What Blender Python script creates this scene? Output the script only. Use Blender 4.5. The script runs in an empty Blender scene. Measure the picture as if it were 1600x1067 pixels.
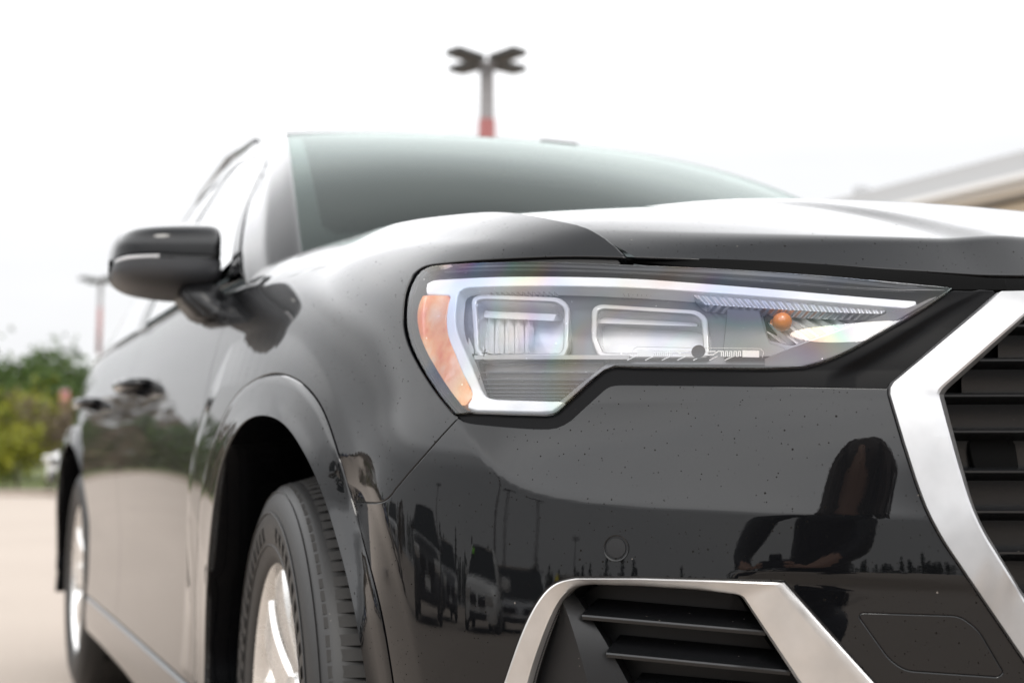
import bpy, bmesh, math, random
import numpy as np
from mathutils import Vector, Matrix
from mathutils.geometry import delaunay_2d_cdt

random.seed(7); np.random.seed(7)
R_ = math.radians
sc = bpy.context.scene
col = sc.collection

# ------------------------------------------------------------------ camera
CAM = np.array([-1.34, -0.845, 0.71]); YAW = .413; PIT = .092; FPX = 2057.0
cd = bpy.data.cameras.new('camera'); cam = bpy.data.objects.new('camera', cd); col.objects.link(cam)
cam.location = CAM
cam.rotation_euler = (math.pi/2 + PIT, 0, -YAW)
cd.sensor_width = 36; cd.lens = FPX/1600*36
cd.clip_start = .02; cd.clip_end = 3000
cd.dof.use_dof = True; cd.dof.focus_distance = 1.33; cd.dof.aperture_fstop = 4.2
sc.camera = cam

# ------------------------------------------------------------------ world: bright overcast sky
w = bpy.data.worlds.new('World'); sc.world = w; w.use_nodes = True
nt = w.node_tree; nt.nodes.clear()
def wn(t, **k):
    n = nt.nodes.new(t)
    for a, b in k.items(): setattr(n, a, b)
    return n
def wl(a, b): nt.links.new(a, b)
SUN_EL, SUN_AZ = R_(52), R_(205)
sky = wn('ShaderNodeTexSky', sky_type='NISHITA', sun_disc=False, sun_elevation=SUN_EL, sun_rotation=SUN_AZ, dust_density=4.0, air_density=1.0)
tc = wn('ShaderNodeTexCoord'); sep = wn('ShaderNodeSeparateXYZ'); wl(tc.outputs['Generated'], sep.inputs[0])
# overcast luminance: even low down, raised midway up to brighten the paint's reflections, dimmer overhead
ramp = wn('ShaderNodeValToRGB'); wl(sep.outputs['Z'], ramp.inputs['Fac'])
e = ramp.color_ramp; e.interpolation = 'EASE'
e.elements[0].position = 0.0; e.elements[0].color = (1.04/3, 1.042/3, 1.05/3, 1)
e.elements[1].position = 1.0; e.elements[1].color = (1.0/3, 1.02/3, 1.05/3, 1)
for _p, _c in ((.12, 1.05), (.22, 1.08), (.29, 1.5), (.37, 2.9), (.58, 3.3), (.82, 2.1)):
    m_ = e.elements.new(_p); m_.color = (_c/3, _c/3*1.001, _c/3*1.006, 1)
mp = wn('ShaderNodeMapping'); mp.inputs['Scale'].default_value = (1.0, 1.0, 3.2); wl(tc.outputs['Generated'], mp.inputs['Vector'])
nz = wn('ShaderNodeTexNoise'); nz.inputs['Scale'].default_value = 2.6; nz.inputs['Detail'].default_value = 6; nz.inputs['Roughness'].default_value = .52
wl(mp.outputs[0], nz.inputs['Vector'])
cr = wn('ShaderNodeValToRGB'); wl(nz.outputs['Fac'], cr.inputs['Fac'])
cr.color_ramp.elements[0].position = .3; cr.color_ramp.elements[0].color = (.905, .912, .925, 1)
cr.color_ramp.elements[1].position = .68; cr.color_ramp.elements[1].color = (1.0, .999, .997, 1)
mul = wn('ShaderNodeMix', data_type='RGBA', blend_type='MULTIPLY'); mul.inputs[0].default_value = 1
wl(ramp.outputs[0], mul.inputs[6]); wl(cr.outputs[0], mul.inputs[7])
sc_ = wn('ShaderNodeMix', data_type='RGBA', blend_type='MULTIPLY'); sc_.inputs[0].default_value = 1
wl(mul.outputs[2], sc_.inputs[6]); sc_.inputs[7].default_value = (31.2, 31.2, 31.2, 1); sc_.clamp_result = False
mx = wn('ShaderNodeMix', data_type='RGBA'); mx.inputs[0].default_value = .93
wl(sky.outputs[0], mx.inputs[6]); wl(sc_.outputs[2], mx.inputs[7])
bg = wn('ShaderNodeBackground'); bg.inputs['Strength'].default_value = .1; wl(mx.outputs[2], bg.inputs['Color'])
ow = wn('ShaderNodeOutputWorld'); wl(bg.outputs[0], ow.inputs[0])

sd = bpy.data.lights.new('sun', 'SUN'); sun = bpy.data.objects.new('sun', sd); col.objects.link(sun)
sd.energy = 1.1; sd.angle = R_(18); sd.color = (1, .96, .9)
sun.rotation_euler = (R_(90) - SUN_EL, 0, math.pi - SUN_AZ)
sun.location = (-6, -8, 20)

vs = sc.view_settings
vs.view_transform = 'Standard'; vs.look = 'None'; vs.exposure = 0; vs.gamma = 1; vs.use_curve_mapping = False
sc.render.engine = 'CYCLES'
cy = sc.cycles
cy.use_denoising = True
try: cy.denoiser = 'OPENIMAGEDENOISE'
except Exception: pass
cy.max_bounces = 10; cy.transparent_max_bounces = 16; cy.glossy_bounces = 6; cy.caustics_reflective = False; cy.caustics_refractive = False
cy.sample_clamp_indirect = 8

# ------------------------------------------------------------------ materials
MATS = {}
def mat(name, color=(.5, .5, .5), rough=.5, metal=0., spec=.5, coat=0., coat_rough=.03, emit=None, trans=0., ior=1.5, sub=None):
    m = bpy.data.materials.new(name); m.use_nodes = True
    b = m.node_tree.nodes['Principled BSDF']
    b.inputs['Base Color'].default_value = (*color, 1)
    b.inputs['Roughness'].default_value = rough; b.inputs['Metallic'].default_value = metal
    b.inputs['Specular IOR Level'].default_value = spec; b.inputs['IOR'].default_value = ior
    b.inputs['Coat Weight'].default_value = coat; b.inputs['Coat Roughness'].default_value = coat_rough
    b.inputs['Transmission Weight'].default_value = trans
    if emit: b.inputs['Emission Color'].default_value = (*emit[0], 1); b.inputs['Emission Strength'].default_value = emit[1]
    MATS[name] = m
    return m
def N(m, t, **k):
    n = m.node_tree.nodes.new(t)
    for a, b in k.items(): setattr(n, a, b)
    return n
def L(m, a, b): m.node_tree.links.new(a, b)
def BS(m): return m.node_tree.nodes['Principled BSDF']
def ocoord(m, scale=(1, 1, 1)):
    t = N(m, 'ShaderNodeTexCoord'); mp = N(m, 'ShaderNodeMapping'); mp.inputs['Scale'].default_value = scale
    L(m, t.outputs['Object'], mp.inputs['Vector']); return mp.outputs[0]
def noise(m, vec, scale, detail=4, rough=.55):
    n = N(m, 'ShaderNodeTexNoise'); n.inputs['Scale'].default_value = scale; n.inputs['Detail'].default_value = detail; n.inputs['Roughness'].default_value = rough
    L(m, vec, n.inputs['Vector']); return n.outputs['Fac']
def ramp_(m, fac, stops, interp='LINEAR'):
    r = N(m, 'ShaderNodeValToRGB'); r.color_ramp.interpolation = interp
    els = r.color_ramp.elements
    while len(els) < len(stops): els.new(.5)
    for el, (p, c) in zip(els, stops): el.position = p; el.color = (*c, 1) if len(c) == 3 else c
    L(m, fac, r.inputs['Fac']); return r.outputs['Color']
def math_(m, op, a, b=None, clamp=False):
    n = N(m, 'ShaderNodeMath', operation=op); n.use_clamp = clamp
    for i, q in enumerate((a, b)):
        if q is None: continue
        if isinstance(q, (int, float)): n.inputs[i].default_value = q
        else: L(m, q, n.inputs[i])
    return n.outputs[0]
def mixc(m, fac, a, b, mode='MIX'):
    n = N(m, 'ShaderNodeMix', data_type='RGBA', blend_type=mode)
    for i, q in ((0, fac), (6, a), (7, b)):
        if isinstance(q, (int, float)): n.inputs[i].default_value = q
        elif isinstance(q, tuple): n.inputs[i].default_value = (*q, 1)
        else: L(m, q, n.inputs[i])
    return n.outputs[2]
def bump(m, h, strength=.2, dist=.002):
    b = N(m, 'ShaderNodeBump'); b.inputs['Strength'].default_value = strength; b.inputs['Distance'].default_value = dist
    L(m, h, b.inputs['Height']); return b.outputs[0]
def specks(m, vec, scale, keep, size):
    """small scattered dirt flecks: 1 inside a fleck, 0 elsewhere"""
    v = N(m, 'ShaderNodeTexVoronoi', feature='F1'); v.inputs['Scale'].default_value = scale; L(m, vec, v.inputs['Vector'])
    s = N(m, 'ShaderNodeSeparateColor'); L(m, v.outputs['Color'], s.inputs[0])
    near = math_(m, 'LESS_THAN', v.outputs['Distance'], math_(m, 'MULTIPLY', s.outputs[1], size))
    return math_(m, 'MULTIPLY', near, math_(m, 'LESS_THAN', s.outputs[0], keep))

def paint_mat(name, base=(.002, .0022, .0028)):
    m = mat(name, base, rough=.30, metal=0., spec=.03, coat=1.0, coat_rough=.008)
    v = ocoord(m)
    d = math_(m, 'MAXIMUM', specks(m, v, 120, .55, .14), specks(m, v, 230, .6, .18))
    d = math_(m, 'MULTIPLY', d, ramp_(m, noise(m, v, 9, 2), [(.3, (.3,)*3), (.5, (1,)*3)]))
    br = specks(m, v, 95, .05, .09); c = mixc(m, br, mixc(m, d, base, (.008, .007, .006)), (.16, .145, .13)); d = math_(m, 'MAXIMUM', d, br); L(m, c, BS(m).inputs['Base Color'])
    L(m, math_(m, 'SUBTRACT', 1.0, math_(m, 'MULTIPLY', d, .9)), BS(m).inputs['Coat Weight'])
    L(m, math_(m, 'ADD', .36, math_(m, 'MULTIPLY', d, .5)), BS(m).inputs['Roughness'])
    # faint orange peel and road film
    L(m, bump(m, noise(m, v, 340, 1), .012, .0004), BS(m).inputs['Coat Normal'])
    return m
PAINT = paint_mat('black_metallic_paint')
BS(PAINT).inputs['Coat IOR'].default_value = 1.46

def plastic(name, c, rough=.5, bumpy=.15, spec=.5):
    m = mat(name, c, rough=rough, spec=spec); v = ocoord(m)
    n = noise(m, v, 900, 2)
    L(m, bump(m, n, bumpy, .0006), BS(m).inputs['Normal'])
    d = specks(m, v, 150, .16, .12)
    L(m, mixc(m, d, c, (.13, .115, .10)), BS(m).inputs['Base Color'])
    return m
BLACKPL = plastic('black_grained_plastic', (.004, .004, .0045), .45, .15, .3)
DARKPL = plastic('dark_grey_plastic', (.007, .0072, .008), .36, .15, .4)
SURR = plastic('satin_black_surround', (.004, .004, .0045), .35, .03, .07)
GLOSSBLK = mat('gloss_black_trim', (.006, .006, .007), .08, spec=.5, coat=.6)
RUBBER = plastic('black_rubber_seal', (.012, .012, .012), .55, .3)
VOID = mat('unlit_black_inner_panel', (.004, .004, .004), .9, spec=.05)
LINER = plastic('wheel_arch_liner', (.008, .008, .008), .9, .8, .1)

def satin_mat(name, c=(.62, .62, .63), rough=.33):
    m = mat(name, c, rough=rough, metal=.85, spec=.5); v = ocoord(m)
    n = noise(m, v, 25, 3, .5)
    L(m, ramp_(m, n, [(.3, tuple(q*.9 for q in c)), (.7, tuple(min(1, q*1.06) for q in c))]), BS(m).inputs['Base Color'])
    L(m, ramp_(m, noise(m, v, 60, 2), [(.3, (rough*.9,)*3), (.7, (rough*1.1,)*3)]), BS(m).inputs['Roughness'])
    return m
SATIN = satin_mat('satin_silver_trim', (.42, .42, .425), .34)
SATIN2 = satin_mat('satin_vent_trim', (.66, .645, .63), .34)
LAMPMID = mat('lamp_mid_grey', (.17, .17, .175), .55, 0, spec=.2)
LAMPWHITE = mat('lamp_bright_reflector', (.86, .86, .87), .18, .0, coat=.6)
SLAT = plastic('grille_slat_plastic', (.007, .0073, .008), .22, .05, .5)
CHROME = mat('bright_chrome', (.86, .86, .87), .08, 1.0)
LAMPGREY = mat('lamp_bezel_grey', (.13, .135, .15), .25, .3)
LAMPSILVER = mat('lamp_satin_silver', (.58, .58, .59), .22, .2, coat=.5)
LAMPDARK = mat('lamp_dark_bezel', (.045, .047, .055), .3, .2)
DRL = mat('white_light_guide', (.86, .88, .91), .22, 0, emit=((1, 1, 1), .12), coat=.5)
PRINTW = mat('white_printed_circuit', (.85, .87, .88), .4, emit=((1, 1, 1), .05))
PRINTB = mat('dark_print', (.02, .02, .025), .5)
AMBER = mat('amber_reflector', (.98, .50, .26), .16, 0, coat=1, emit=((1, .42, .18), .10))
_v = ocoord(AMBER, (1, 1, 1)); _n = noise(AMBER, _v, 26, 3)
L(AMBER, ramp_(AMBER, _n, [(.36, (.85, .15, .02)), (.50, (.96, .38, .13)), (.66, (.97, .58, .36))]), BS(AMBER).inputs['Base Color'])
_w = N(AMBER, 'ShaderNodeTexVoronoi'); _w.inputs['Scale'].default_value = 420; L(AMBER, _v, _w.inputs['Vector'])
L(AMBER, bump(AMBER, _w.outputs['Distance'], .25, .001), BS(AMBER).inputs['Normal'])
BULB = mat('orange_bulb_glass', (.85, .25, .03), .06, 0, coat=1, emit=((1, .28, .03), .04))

def ribbed(name, c, scale, axis='X'):
    m = mat(name, c, .2, .55); v = ocoord(m)
    wv = N(m, 'ShaderNodeTexWave', wave_type='BANDS', bands_direction=axis); wv.inputs['Scale'].default_value = scale
    L(m, v, wv.inputs['Vector']); L(m, bump(m, wv.outputs['Fac'], .8, .003), BS(m).inputs['Normal'])
    return m
RIBGUIDE = ribbed('ribbed_clear_light_guide', (.80, .81, .84), 55)

def glass(name, tint=(1, 1, 1), ior=1.5, gl=(1, 1, 1), rough=.0, film=False, boost=1.0):
    """thin clear sheet: what is behind shows through, the sky mirrors off it by Fresnel"""
    m = bpy.data.materials.new(name); m.use_nodes = True; t = m.node_tree; t.nodes.clear()
    o = N(m, 'ShaderNodeOutputMaterial'); mixs = N(m, 'ShaderNodeMixShader'); tr = N(m, 'ShaderNodeBsdfTransparent'); g = N(m, 'ShaderNodeBsdfGlossy'); f = N(m, 'ShaderNodeFresnel')
    tr.inputs[0].default_value = (*tint, 1); g.inputs['Color'].default_value = (*gl, 1); g.inputs['Roughness'].default_value = rough; f.inputs['IOR'].default_value = ior
    fac = f.outputs[0]
    if film:
        v = ocoord(m)
        geo = N(m, 'ShaderNodeVectorMath', operation='DISTANCE'); L(m, v, geo.inputs[0]); geo.inputs[1].default_value = (-.60, .24, .755)
        n1 = noise(m, v, 7, 2)
        h = math_(m, 'ADD', math_(m, 'MULTIPLY', geo.outputs['Value'], 9.0), math_(m, 'MULTIPLY', n1, 1.6))
        h = math_(m, 'FRACT', h)
        hue = ramp_(m, h, [(0, (.55, .62, .95)), (.2, (.35, .62, .98)), (.36, (.62, .40, .85)), (.5, (.98, .62, .45)), (.62, (.95, .88, .5)), (.78, (.5, .9, .75)), (.9, (.6, .62, .85)), (1, (.55, .62, .95))])
        st = ramp_(m, noise(m, v, 11, 2), [(.42, (0,)*3), (.66, (1,)*3)])
        c = mixc(m, math_(m, 'MULTIPLY', st, .8), (1, 1, 1), hue); L(m, c, g.inputs['Color'])
        trc = mixc(m, math_(m, 'MULTIPLY', st, .30), tint, hue); L(m, trc, tr.inputs[0])
        dd = specks(m, v, 170, .25, .13)
        fac = math_(m, 'ADD', math_(m, 'MULTIPLY', fac, boost), math_(m, 'MULTIPLY', dd, .35), True)
    elif boost != 1.0:
        fac = math_(m, 'MULTIPLY', fac, boost, True)
    L(m, fac, mixs.inputs[0]); L(m, tr.outputs[0], mixs.inputs[1]); L(m, g.outputs[0], mixs.inputs[2]); L(m, mixs.outputs[0], o.inputs[0])
    MATS[name] = m; return m
LENS = glass('clear_headlight_cover', (.97, .97, .98), 1.52, film=True, boost=1.25)
CLEAR = glass('clear_lamp_lens', (.93, .94, .95), 1.5, boost=1.6)
WINDSCREEN = glass('green_tinted_windscreen', (.42, .48, .46), 1.5, (.86, .95, .92), boost=.62)
SIDEGLASS = glass('tinted_side_glass', (.16, .18, .18), 1.55)
TYRE = plastic('tyre_rubber', (.014, .0137, .0135), .5, .35)
TREAD = plastic('dusty_tread_rubber', (.018, .0165, .015), .72, .4)
ALLOY = satin_mat('silver_alloy', (.85, .84, .82), .28)
SEAT = mat('dark_seat_cloth', (.012, .012, .013), .8)

# ------------------------------------------------------------------ mesh helpers
def mk(name, verts, faces, m, parent=None, normals=None, smooth=True, kind=None):
    me = bpy.data.meshes.new(name)
    me.from_pydata([tuple(map(float, v)) for v in verts], [], [tuple(int(i) for i in f) for f in faces])
    me.validate(); me.update()
    if smooth: me.polygons.foreach_set('use_smooth', [True]*len(me.polygons))
    if normals is not None and len(me.vertices) == len(normals):
        me.normals_split_custom_set_from_vertices([tuple(map(float, n)) for n in normals])
    if m is not None: me.materials.append(m)
    o = bpy.data.objects.new(name, me); col.objects.link(o); o.parent = parent
    if kind: o['kind'] = kind
    return o
def bmk(name, bm, m, parent=None, smooth=True, angle=None, kind=None):
    me = bpy.data.meshes.new(name); bmesh.ops.recalc_face_normals(bm, faces=bm.faces); bm.to_mesh(me); bm.free()
    if smooth: me.polygons.foreach_set('use_smooth', [True]*len(me.polygons))
    if angle:
        try: me.set_sharp_from_angle(angle=R_(angle))
        except Exception: pass
    if m is not None: me.materials.append(m)
    o = bpy.data.objects.new(name, me); col.objects.link(o); o.parent = parent
    if kind: o['kind'] = kind
    return o
def box(bm, c, size, rz=0, bev=0):
    r = bmesh.ops.create_cube(bm, size=1)
    M = Matrix.Translation(c) @ Matrix.Rotation(rz, 4, 'Z') @ Matrix.Diagonal((*size, 1))
    bmesh.ops.transform(bm, matrix=M, verts=r['verts'])
    if bev:
        es = list({e for v in r['verts'] for e in v.link_edges})
        bmesh.ops.bevel(bm, geom=es, offset=bev, segments=2, affect='EDGES', profile=.7)
def tube(bm, pts, rad, n=10, cap=True):
    """tapered tube along points; rad a number or list"""
    pts = [Vector(p) for p in pts]; rs = rad if isinstance(rad, (list, tuple)) else [rad]*len(pts)
    rings = []; up = Vector((0, 0, 1))
    for i, p in enumerate(pts):
        t = (pts[min(i+1, len(pts)-1)] - pts[max(i-1, 0)]).normalized()
        a = t.cross(up)
        if a.length < .05: a = t.cross(Vector((1, 0, 0)))
        a.normalize(); b = t.cross(a)
        rings.append([bm.verts.new(p + (a*math.cos(2*math.pi*k/n) + b*math.sin(2*math.pi*k/n))*rs[i]) for k in range(n)])
    for i in range(len(rings)-1):
        for k in range(n): bm.faces.new((rings[i][k], rings[i][(k+1) % n], rings[i+1][(k+1) % n], rings[i+1][k]))
    if cap:
        for r in (rings[0], rings[-1]):
            try: bm.faces.new(r)
            except Exception: pass
def empty(name, loc=(0, 0, 0), rz=0):
    o = bpy.data.objects.new(name, None); col.objects.link(o); o.location = loc; o.rotation_euler = (0, 0, rz); o.empty_display_size = .2; return o
def tag(o, label, cat, group=None):
    o['label'] = label; o['category'] = cat
    if group: o['group'] = group
    return o
def copy_tree(o, parent=None, mirror=False):
    c = o.copy(); col.objects.link(c); c.parent = parent
    for k in ('label', 'category', 'group'):
        pass
    for ch in list(o.children): copy_tree(ch, c)
    return c
# ------------------------------------------------------------------ master body surface
# s runs along the car's outline from the middle of the nose round the corner and back along the flank, z is height;
# the skin lies d(s,z) inside the outline
_fw = np.array([math.sin(YAW)*math.cos(PIT), math.cos(YAW)*math.cos(PIT), math.sin(PIT)])
_rt = np.array([math.cos(YAW), -math.sin(YAW), 0]); _up = np.cross(_rt, _fw)
def ray(u, v):
    d = _fw + _rt*(u-800)/FPX - _up*(v-533.5)/FPX
    return d/np.linalg.norm(d)
def PX(p):
    d = np.asarray(p, float)-CAM; z = d@_fw
    return 800+FPX*(d@_rt)/z, 533.5-FPX*(d@_up)/z

def natspline(t, P, tt):
    t = np.asarray(t, float); P = np.asarray(P, float); n = len(t)
    if n < 3: return np.array([np.interp(tt, t, P[:, k]) for k in range(P.shape[1])]).T
    h = np.diff(t); A = np.eye(n); B = np.zeros_like(P)
    for i in range(1, n-1):
        A[i, i-1], A[i, i], A[i, i+1] = h[i-1], 2*(h[i-1]+h[i]), h[i]
        B[i] = 6*((P[i+1]-P[i])/h[i]-(P[i]-P[i-1])/h[i-1])
    M = np.linalg.solve(A, B); tt = np.asarray(tt, float)
    k = np.clip(np.searchsorted(t, tt, side='right')-1, 0, n-2)
    a = (t[k+1]-tt)[:, None]; b = (tt-t[k])[:, None]; H = h[k][:, None]
    return M[k]*a**3/(6*H)+M[k+1]*b**3/(6*H)+(P[k]/H-M[k]*H/6)*a+(P[k+1]/H-M[k+1]*H/6)*b
def pchip(x, y, xx):
    x = np.asarray(x, float); y = np.asarray(y, float); h = np.diff(x); dl = np.diff(y)/h; m = np.zeros_like(y)
    m[0] = dl[0]; m[-1] = dl[-1]
    for i in range(1, len(x)-1):
        if dl[i-1]*dl[i] > 0:
            w1 = 2*h[i]+h[i-1]; w2 = h[i]+2*h[i-1]; m[i] = (w1+w2)/(w1/dl[i-1]+w2/dl[i])
    xx = np.asarray(xx, float); k = np.clip(np.searchsorted(x, xx, side='right')-1, 0, len(x)-2)
    t = (xx-x[k])/h[k]; H = h[k]
    r = (1+2*t)*(1-t)**2*y[k]+t*(1-t)**2*H*m[k]+t*t*(3-2*t)*y[k+1]+t*t*(t-1)*H*m[k+1]
    r = np.where(xx > x[-1], y[-1]+m[-1]*(xx-x[-1]), r)
    return np.where(xx < x[0], y[0]+m[0]*(xx-x[0]), r)

PLAN = [(0, -.012), (-.12, -.008), (-.25, .008), (-.36, .036), (-.45, .073), (-.55, .128), (-.65, .195), (-.735, .268), (-.80, .342), (-.85, .425), (-.885, .52), (-.908, .64),
        (-.923, .80), (-.929, 1.0), (-.932, 1.3), (-.932, 2.2), (-.930, 3.2), (-.922, 3.9), (-.895, 4.2), (-.82, 4.40), (-.62, 4.47), (0, 4.485)]
_pp = np.array([(-x, y) for x, y in PLAN[1:6][::-1]]+PLAN+[(-x, y) for x, y in PLAN[-3:-1][::-1]])
_ch = np.concatenate([[0], np.cumsum(np.linalg.norm(np.diff(_pp, axis=0), axis=1))])
_tt = np.linspace(_ch[5], _ch[5+len(PLAN)-1], 6000); _q = natspline(_ch, _pp, _tt)
_al = np.concatenate([[0], np.cumsum(np.linalg.norm(np.diff(_q, axis=0), axis=1))])
DS = .004
SS = np.arange(0, _al[-1], DS); PL = np.array([np.interp(SS, _al, _q[:, k]) for k in (0, 1)]).T
_tg = np.gradient(PL, axis=0); _tg /= np.linalg.norm(_tg, axis=1)[:, None]
NI = np.stack([_tg[:, 1], -_tg[:, 0]], 1)
def s_at(x=None, y=None):
    """s of the outline point nearest a plan position"""
    return SS[np.argmin((PL[:, 0]-x)**2+(PL[:, 1]-y)**2)]
ST = [s_at(x, y) for x, y in PLAN]

ZR = [.10, .18, .26, .40, .52, .60, .66, .72, .78, .84, .89, .92, .95, .98, 1.01, 1.035, 1.055, 1.08]
F_ = lambda *a: list(a)
#            .10   .18   .26   .40   .52   .60   .66   .72   .78   .84   .89   .92   .95   .98  1.01  1.035 1.055 1.08
DT = {
 0:  F_(.10, .055, .028, .012, .004, .002, .004, .010, .022, .050, .090, .130, .19, .27, .38, .50, .60, .75),
 2:  F_(.10, .055, .028, .012, .004, .002, .004, .010, .022, .050, .090, .130, .19, .27, .38, .50, .60, .75),
 4:  F_(.10, .055, .028, .0145, .0128, .0138, .0184, .0238, .034, .057, .086, .120, .18, .25, .36, .48, .58, .70),
 5:  F_(.10, .055, .026, .0105, .0090, .0108, .0154, .0208, .034, .059, .095, .132, .18, .24, .33, .44, .54, .66),
 6: F_(.10, .055, .020, .0050, .0045, .0086, .0142, .0210, .0345, .064, .108, .145, .178, .22, .30, .40, .50, .62),
 7: F_(.10, .050, .015, .0040, .0025, .0069, .0127, .0198, .0375, .071, .112, .142, .168, .20, .27, .36, .46, .58),
 8: F_(.09, .045, .012, .0005, -.0008, .0038, .0097, .0168, .0345, .062, .095, .118, .145, .178, .24, .32, .41, .52),
 9: F_(.09, .040, .006, -.0105, -.0110, -.0070, -.0018, .0062, .0250, .048, .070, .088, .115, .155, .215, .285, .36, .45),
 10: F_(.08, .035, .002, -.0170, -.0165, -.0135, -.0108, -.0030, .0150, .033, .049, .063, .088, .130, .185, .245, .31, .39),
 11: F_(.07, .030, .006, -.002, .000, .002, .004, .007, .012, .022, .035, .047, .067, .100, .150, .205, .265, .33),
 12: F_(.06, .025, .008, .001, .000, .001, .002, .004, .009, .017, .028, .038, .053, .077, .112, .152, .20, .26),
 13: F_(.06, .020, .006, .002, .001, .001, .002, .004, .009, .017, .028, .037, .050, .070, .098, .128, .165, .22),
 14: F_(.06, .020, .004, .010, .010, .006, .004, .004, .009, .018, .029, .037, .048, .062, .080, .100, .125, .17),
 15: F_(.06, .020, .002, .018, .020, .012, .007, .004, .007, .015, .024, .031, .040, .050, .062, .074, .085, .10),
 16: F_(.06, .020, .004, .012, .014, .009, .005, .003, .006, .013, .022, .029, .037, .047, .058, .070, .080, .095),
 17: F_(.06, .030, .010, .004, .002, .002, .003, .004, .008, .016, .026, .033, .042, .052, .063, .075, .086, .10),
 19: F_(.08, .050, .020, .008, .004, .004, .005, .008, .014, .024, .034, .041, .050, .060, .071, .083, .094, .11),
 21: F_(.08, .050, .020, .008, .004, .004, .005, .008, .014, .024, .034, .041, .050, .060, .071, .083, .094, .11)}
DZ = .004; Z0, Z1 = .06, 1.10
ZZ = np.arange(Z0, Z1, DZ)
_ks = sorted(DT); _rows = np.array([pchip(ZR, DT[k], ZZ) for k in _ks])
_sk = np.array([ST[k] for k in _ks])
D0 = np.array([pchip(_sk, _rows[:, j], SS) for j in range(len(ZZ))]).T
def gsm(A, sig, axis):
    r = int(3*sig+1); k = np.exp(-.5*(np.arange(-r, r+1)/sig)**2); k /= k.sum()
    if axis == 0:
        pad = np.concatenate([A[r:0:-1], A, 2*A[-1]-A[-2:-r-2:-1]], 0)
        return sum(k[i]*pad[i:i+A.shape[0]] for i in range(2*r+1))
    lo = A[:, :1]+(A[:, :1]-A[:, 1:2])*np.arange(r, 0, -1)[None]; hi = A[:, -1:]+(A[:, -1:]-A[:, -2:-1])*np.arange(1, r+1)[None]
    pad = np.concatenate([lo, A, hi], 1)
    return sum(k[i]*pad[:, i:i+A.shape[1]] for i in range(2*r+1))
_bw = np.clip((ZZ-.66)/.09, 0, 1)[None]; _bw = _bw*_bw*(3-2*_bw)
D0 = gsm(gsm(D0, .016/DS, 0)*(1-_bw)+gsm(D0, .035/DS, 0)*_bw, .011/DZ, 1)

def _bic(A, fs, fz):
    def wts(t): return (-.5*t+t*t-.5*t**3, 1-2.5*t*t+1.5*t**3, .5*t+2*t*t-1.5*t**3, -.5*t*t+.5*t**3)
    i = np.floor(fs).astype(int); j = np.floor(fz).astype(int); ws = wts(fs-i); wz = wts(fz-j); r = 0; jj = [np.clip(j+b-1, 0, A.shape[1]-1) for b in range(4)]
    for a in range(4):
        ii = np.abs(np.clip(i+a-1, -A.shape[0], A.shape[0]-1))
        for b in range(4): r = r+ws[a]*wz[b]*A[ii, jj[b]]
    return r
EXTRA = []                                   # creases and blisters added on top of the table
def dval(s, z):
    s = np.abs(np.asarray(s, float)); z = np.asarray(z, float)
    d = _bic(D0, np.clip(s/DS, 0, len(SS)-2), np.clip((z-Z0)/DZ, 0, len(ZZ)-2))
    for f in EXTRA: d = d+f(s, z)
    return d
def _plan(s):
    sg = np.where(np.asarray(s) < 0, -1., 1.); f = np.clip(np.abs(s)/DS, 0, len(SS)-2.001); i = f.astype(int); t = (f-i)[:, None]
    def cr(A, odd):
        n = len(A)-1; a = A[np.abs(i-1)].copy()
        if odd: a[i == 0] *= np.array([-1, 1])
        b, c, d = A[i], A[np.minimum(i+1, n)], A[np.minimum(i+2, n)]
        return .5*(2*b+(c-a)*t+(2*a-5*b+4*c-d)*t*t+(3*b-a-3*c+d)*t**3)
    p = cr(PL, True); n = cr(NI, True); p = p*np.stack([sg, np.ones_like(sg)], 1); n = n*np.stack([sg, np.ones_like(sg)], 1)
    return p, n
def W(s, z, off=0.):
    s = np.atleast_1d(np.asarray(s, float)); z = np.atleast_1d(np.asarray(z, float)); p, n = _plan(s)
    q = p+n*(dval(s, z)+off)[:, None]
    return np.concatenate([q, z[:, None]], 1)
def WN(s, z):
    h = .0015; a = W(s+h, z)-W(s-h, z); b = W(s, z+h)-W(s, z-h); n = np.cross(b, a)
    n /= np.linalg.norm(n, axis=1)[:, None]; return n    # outward
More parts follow.
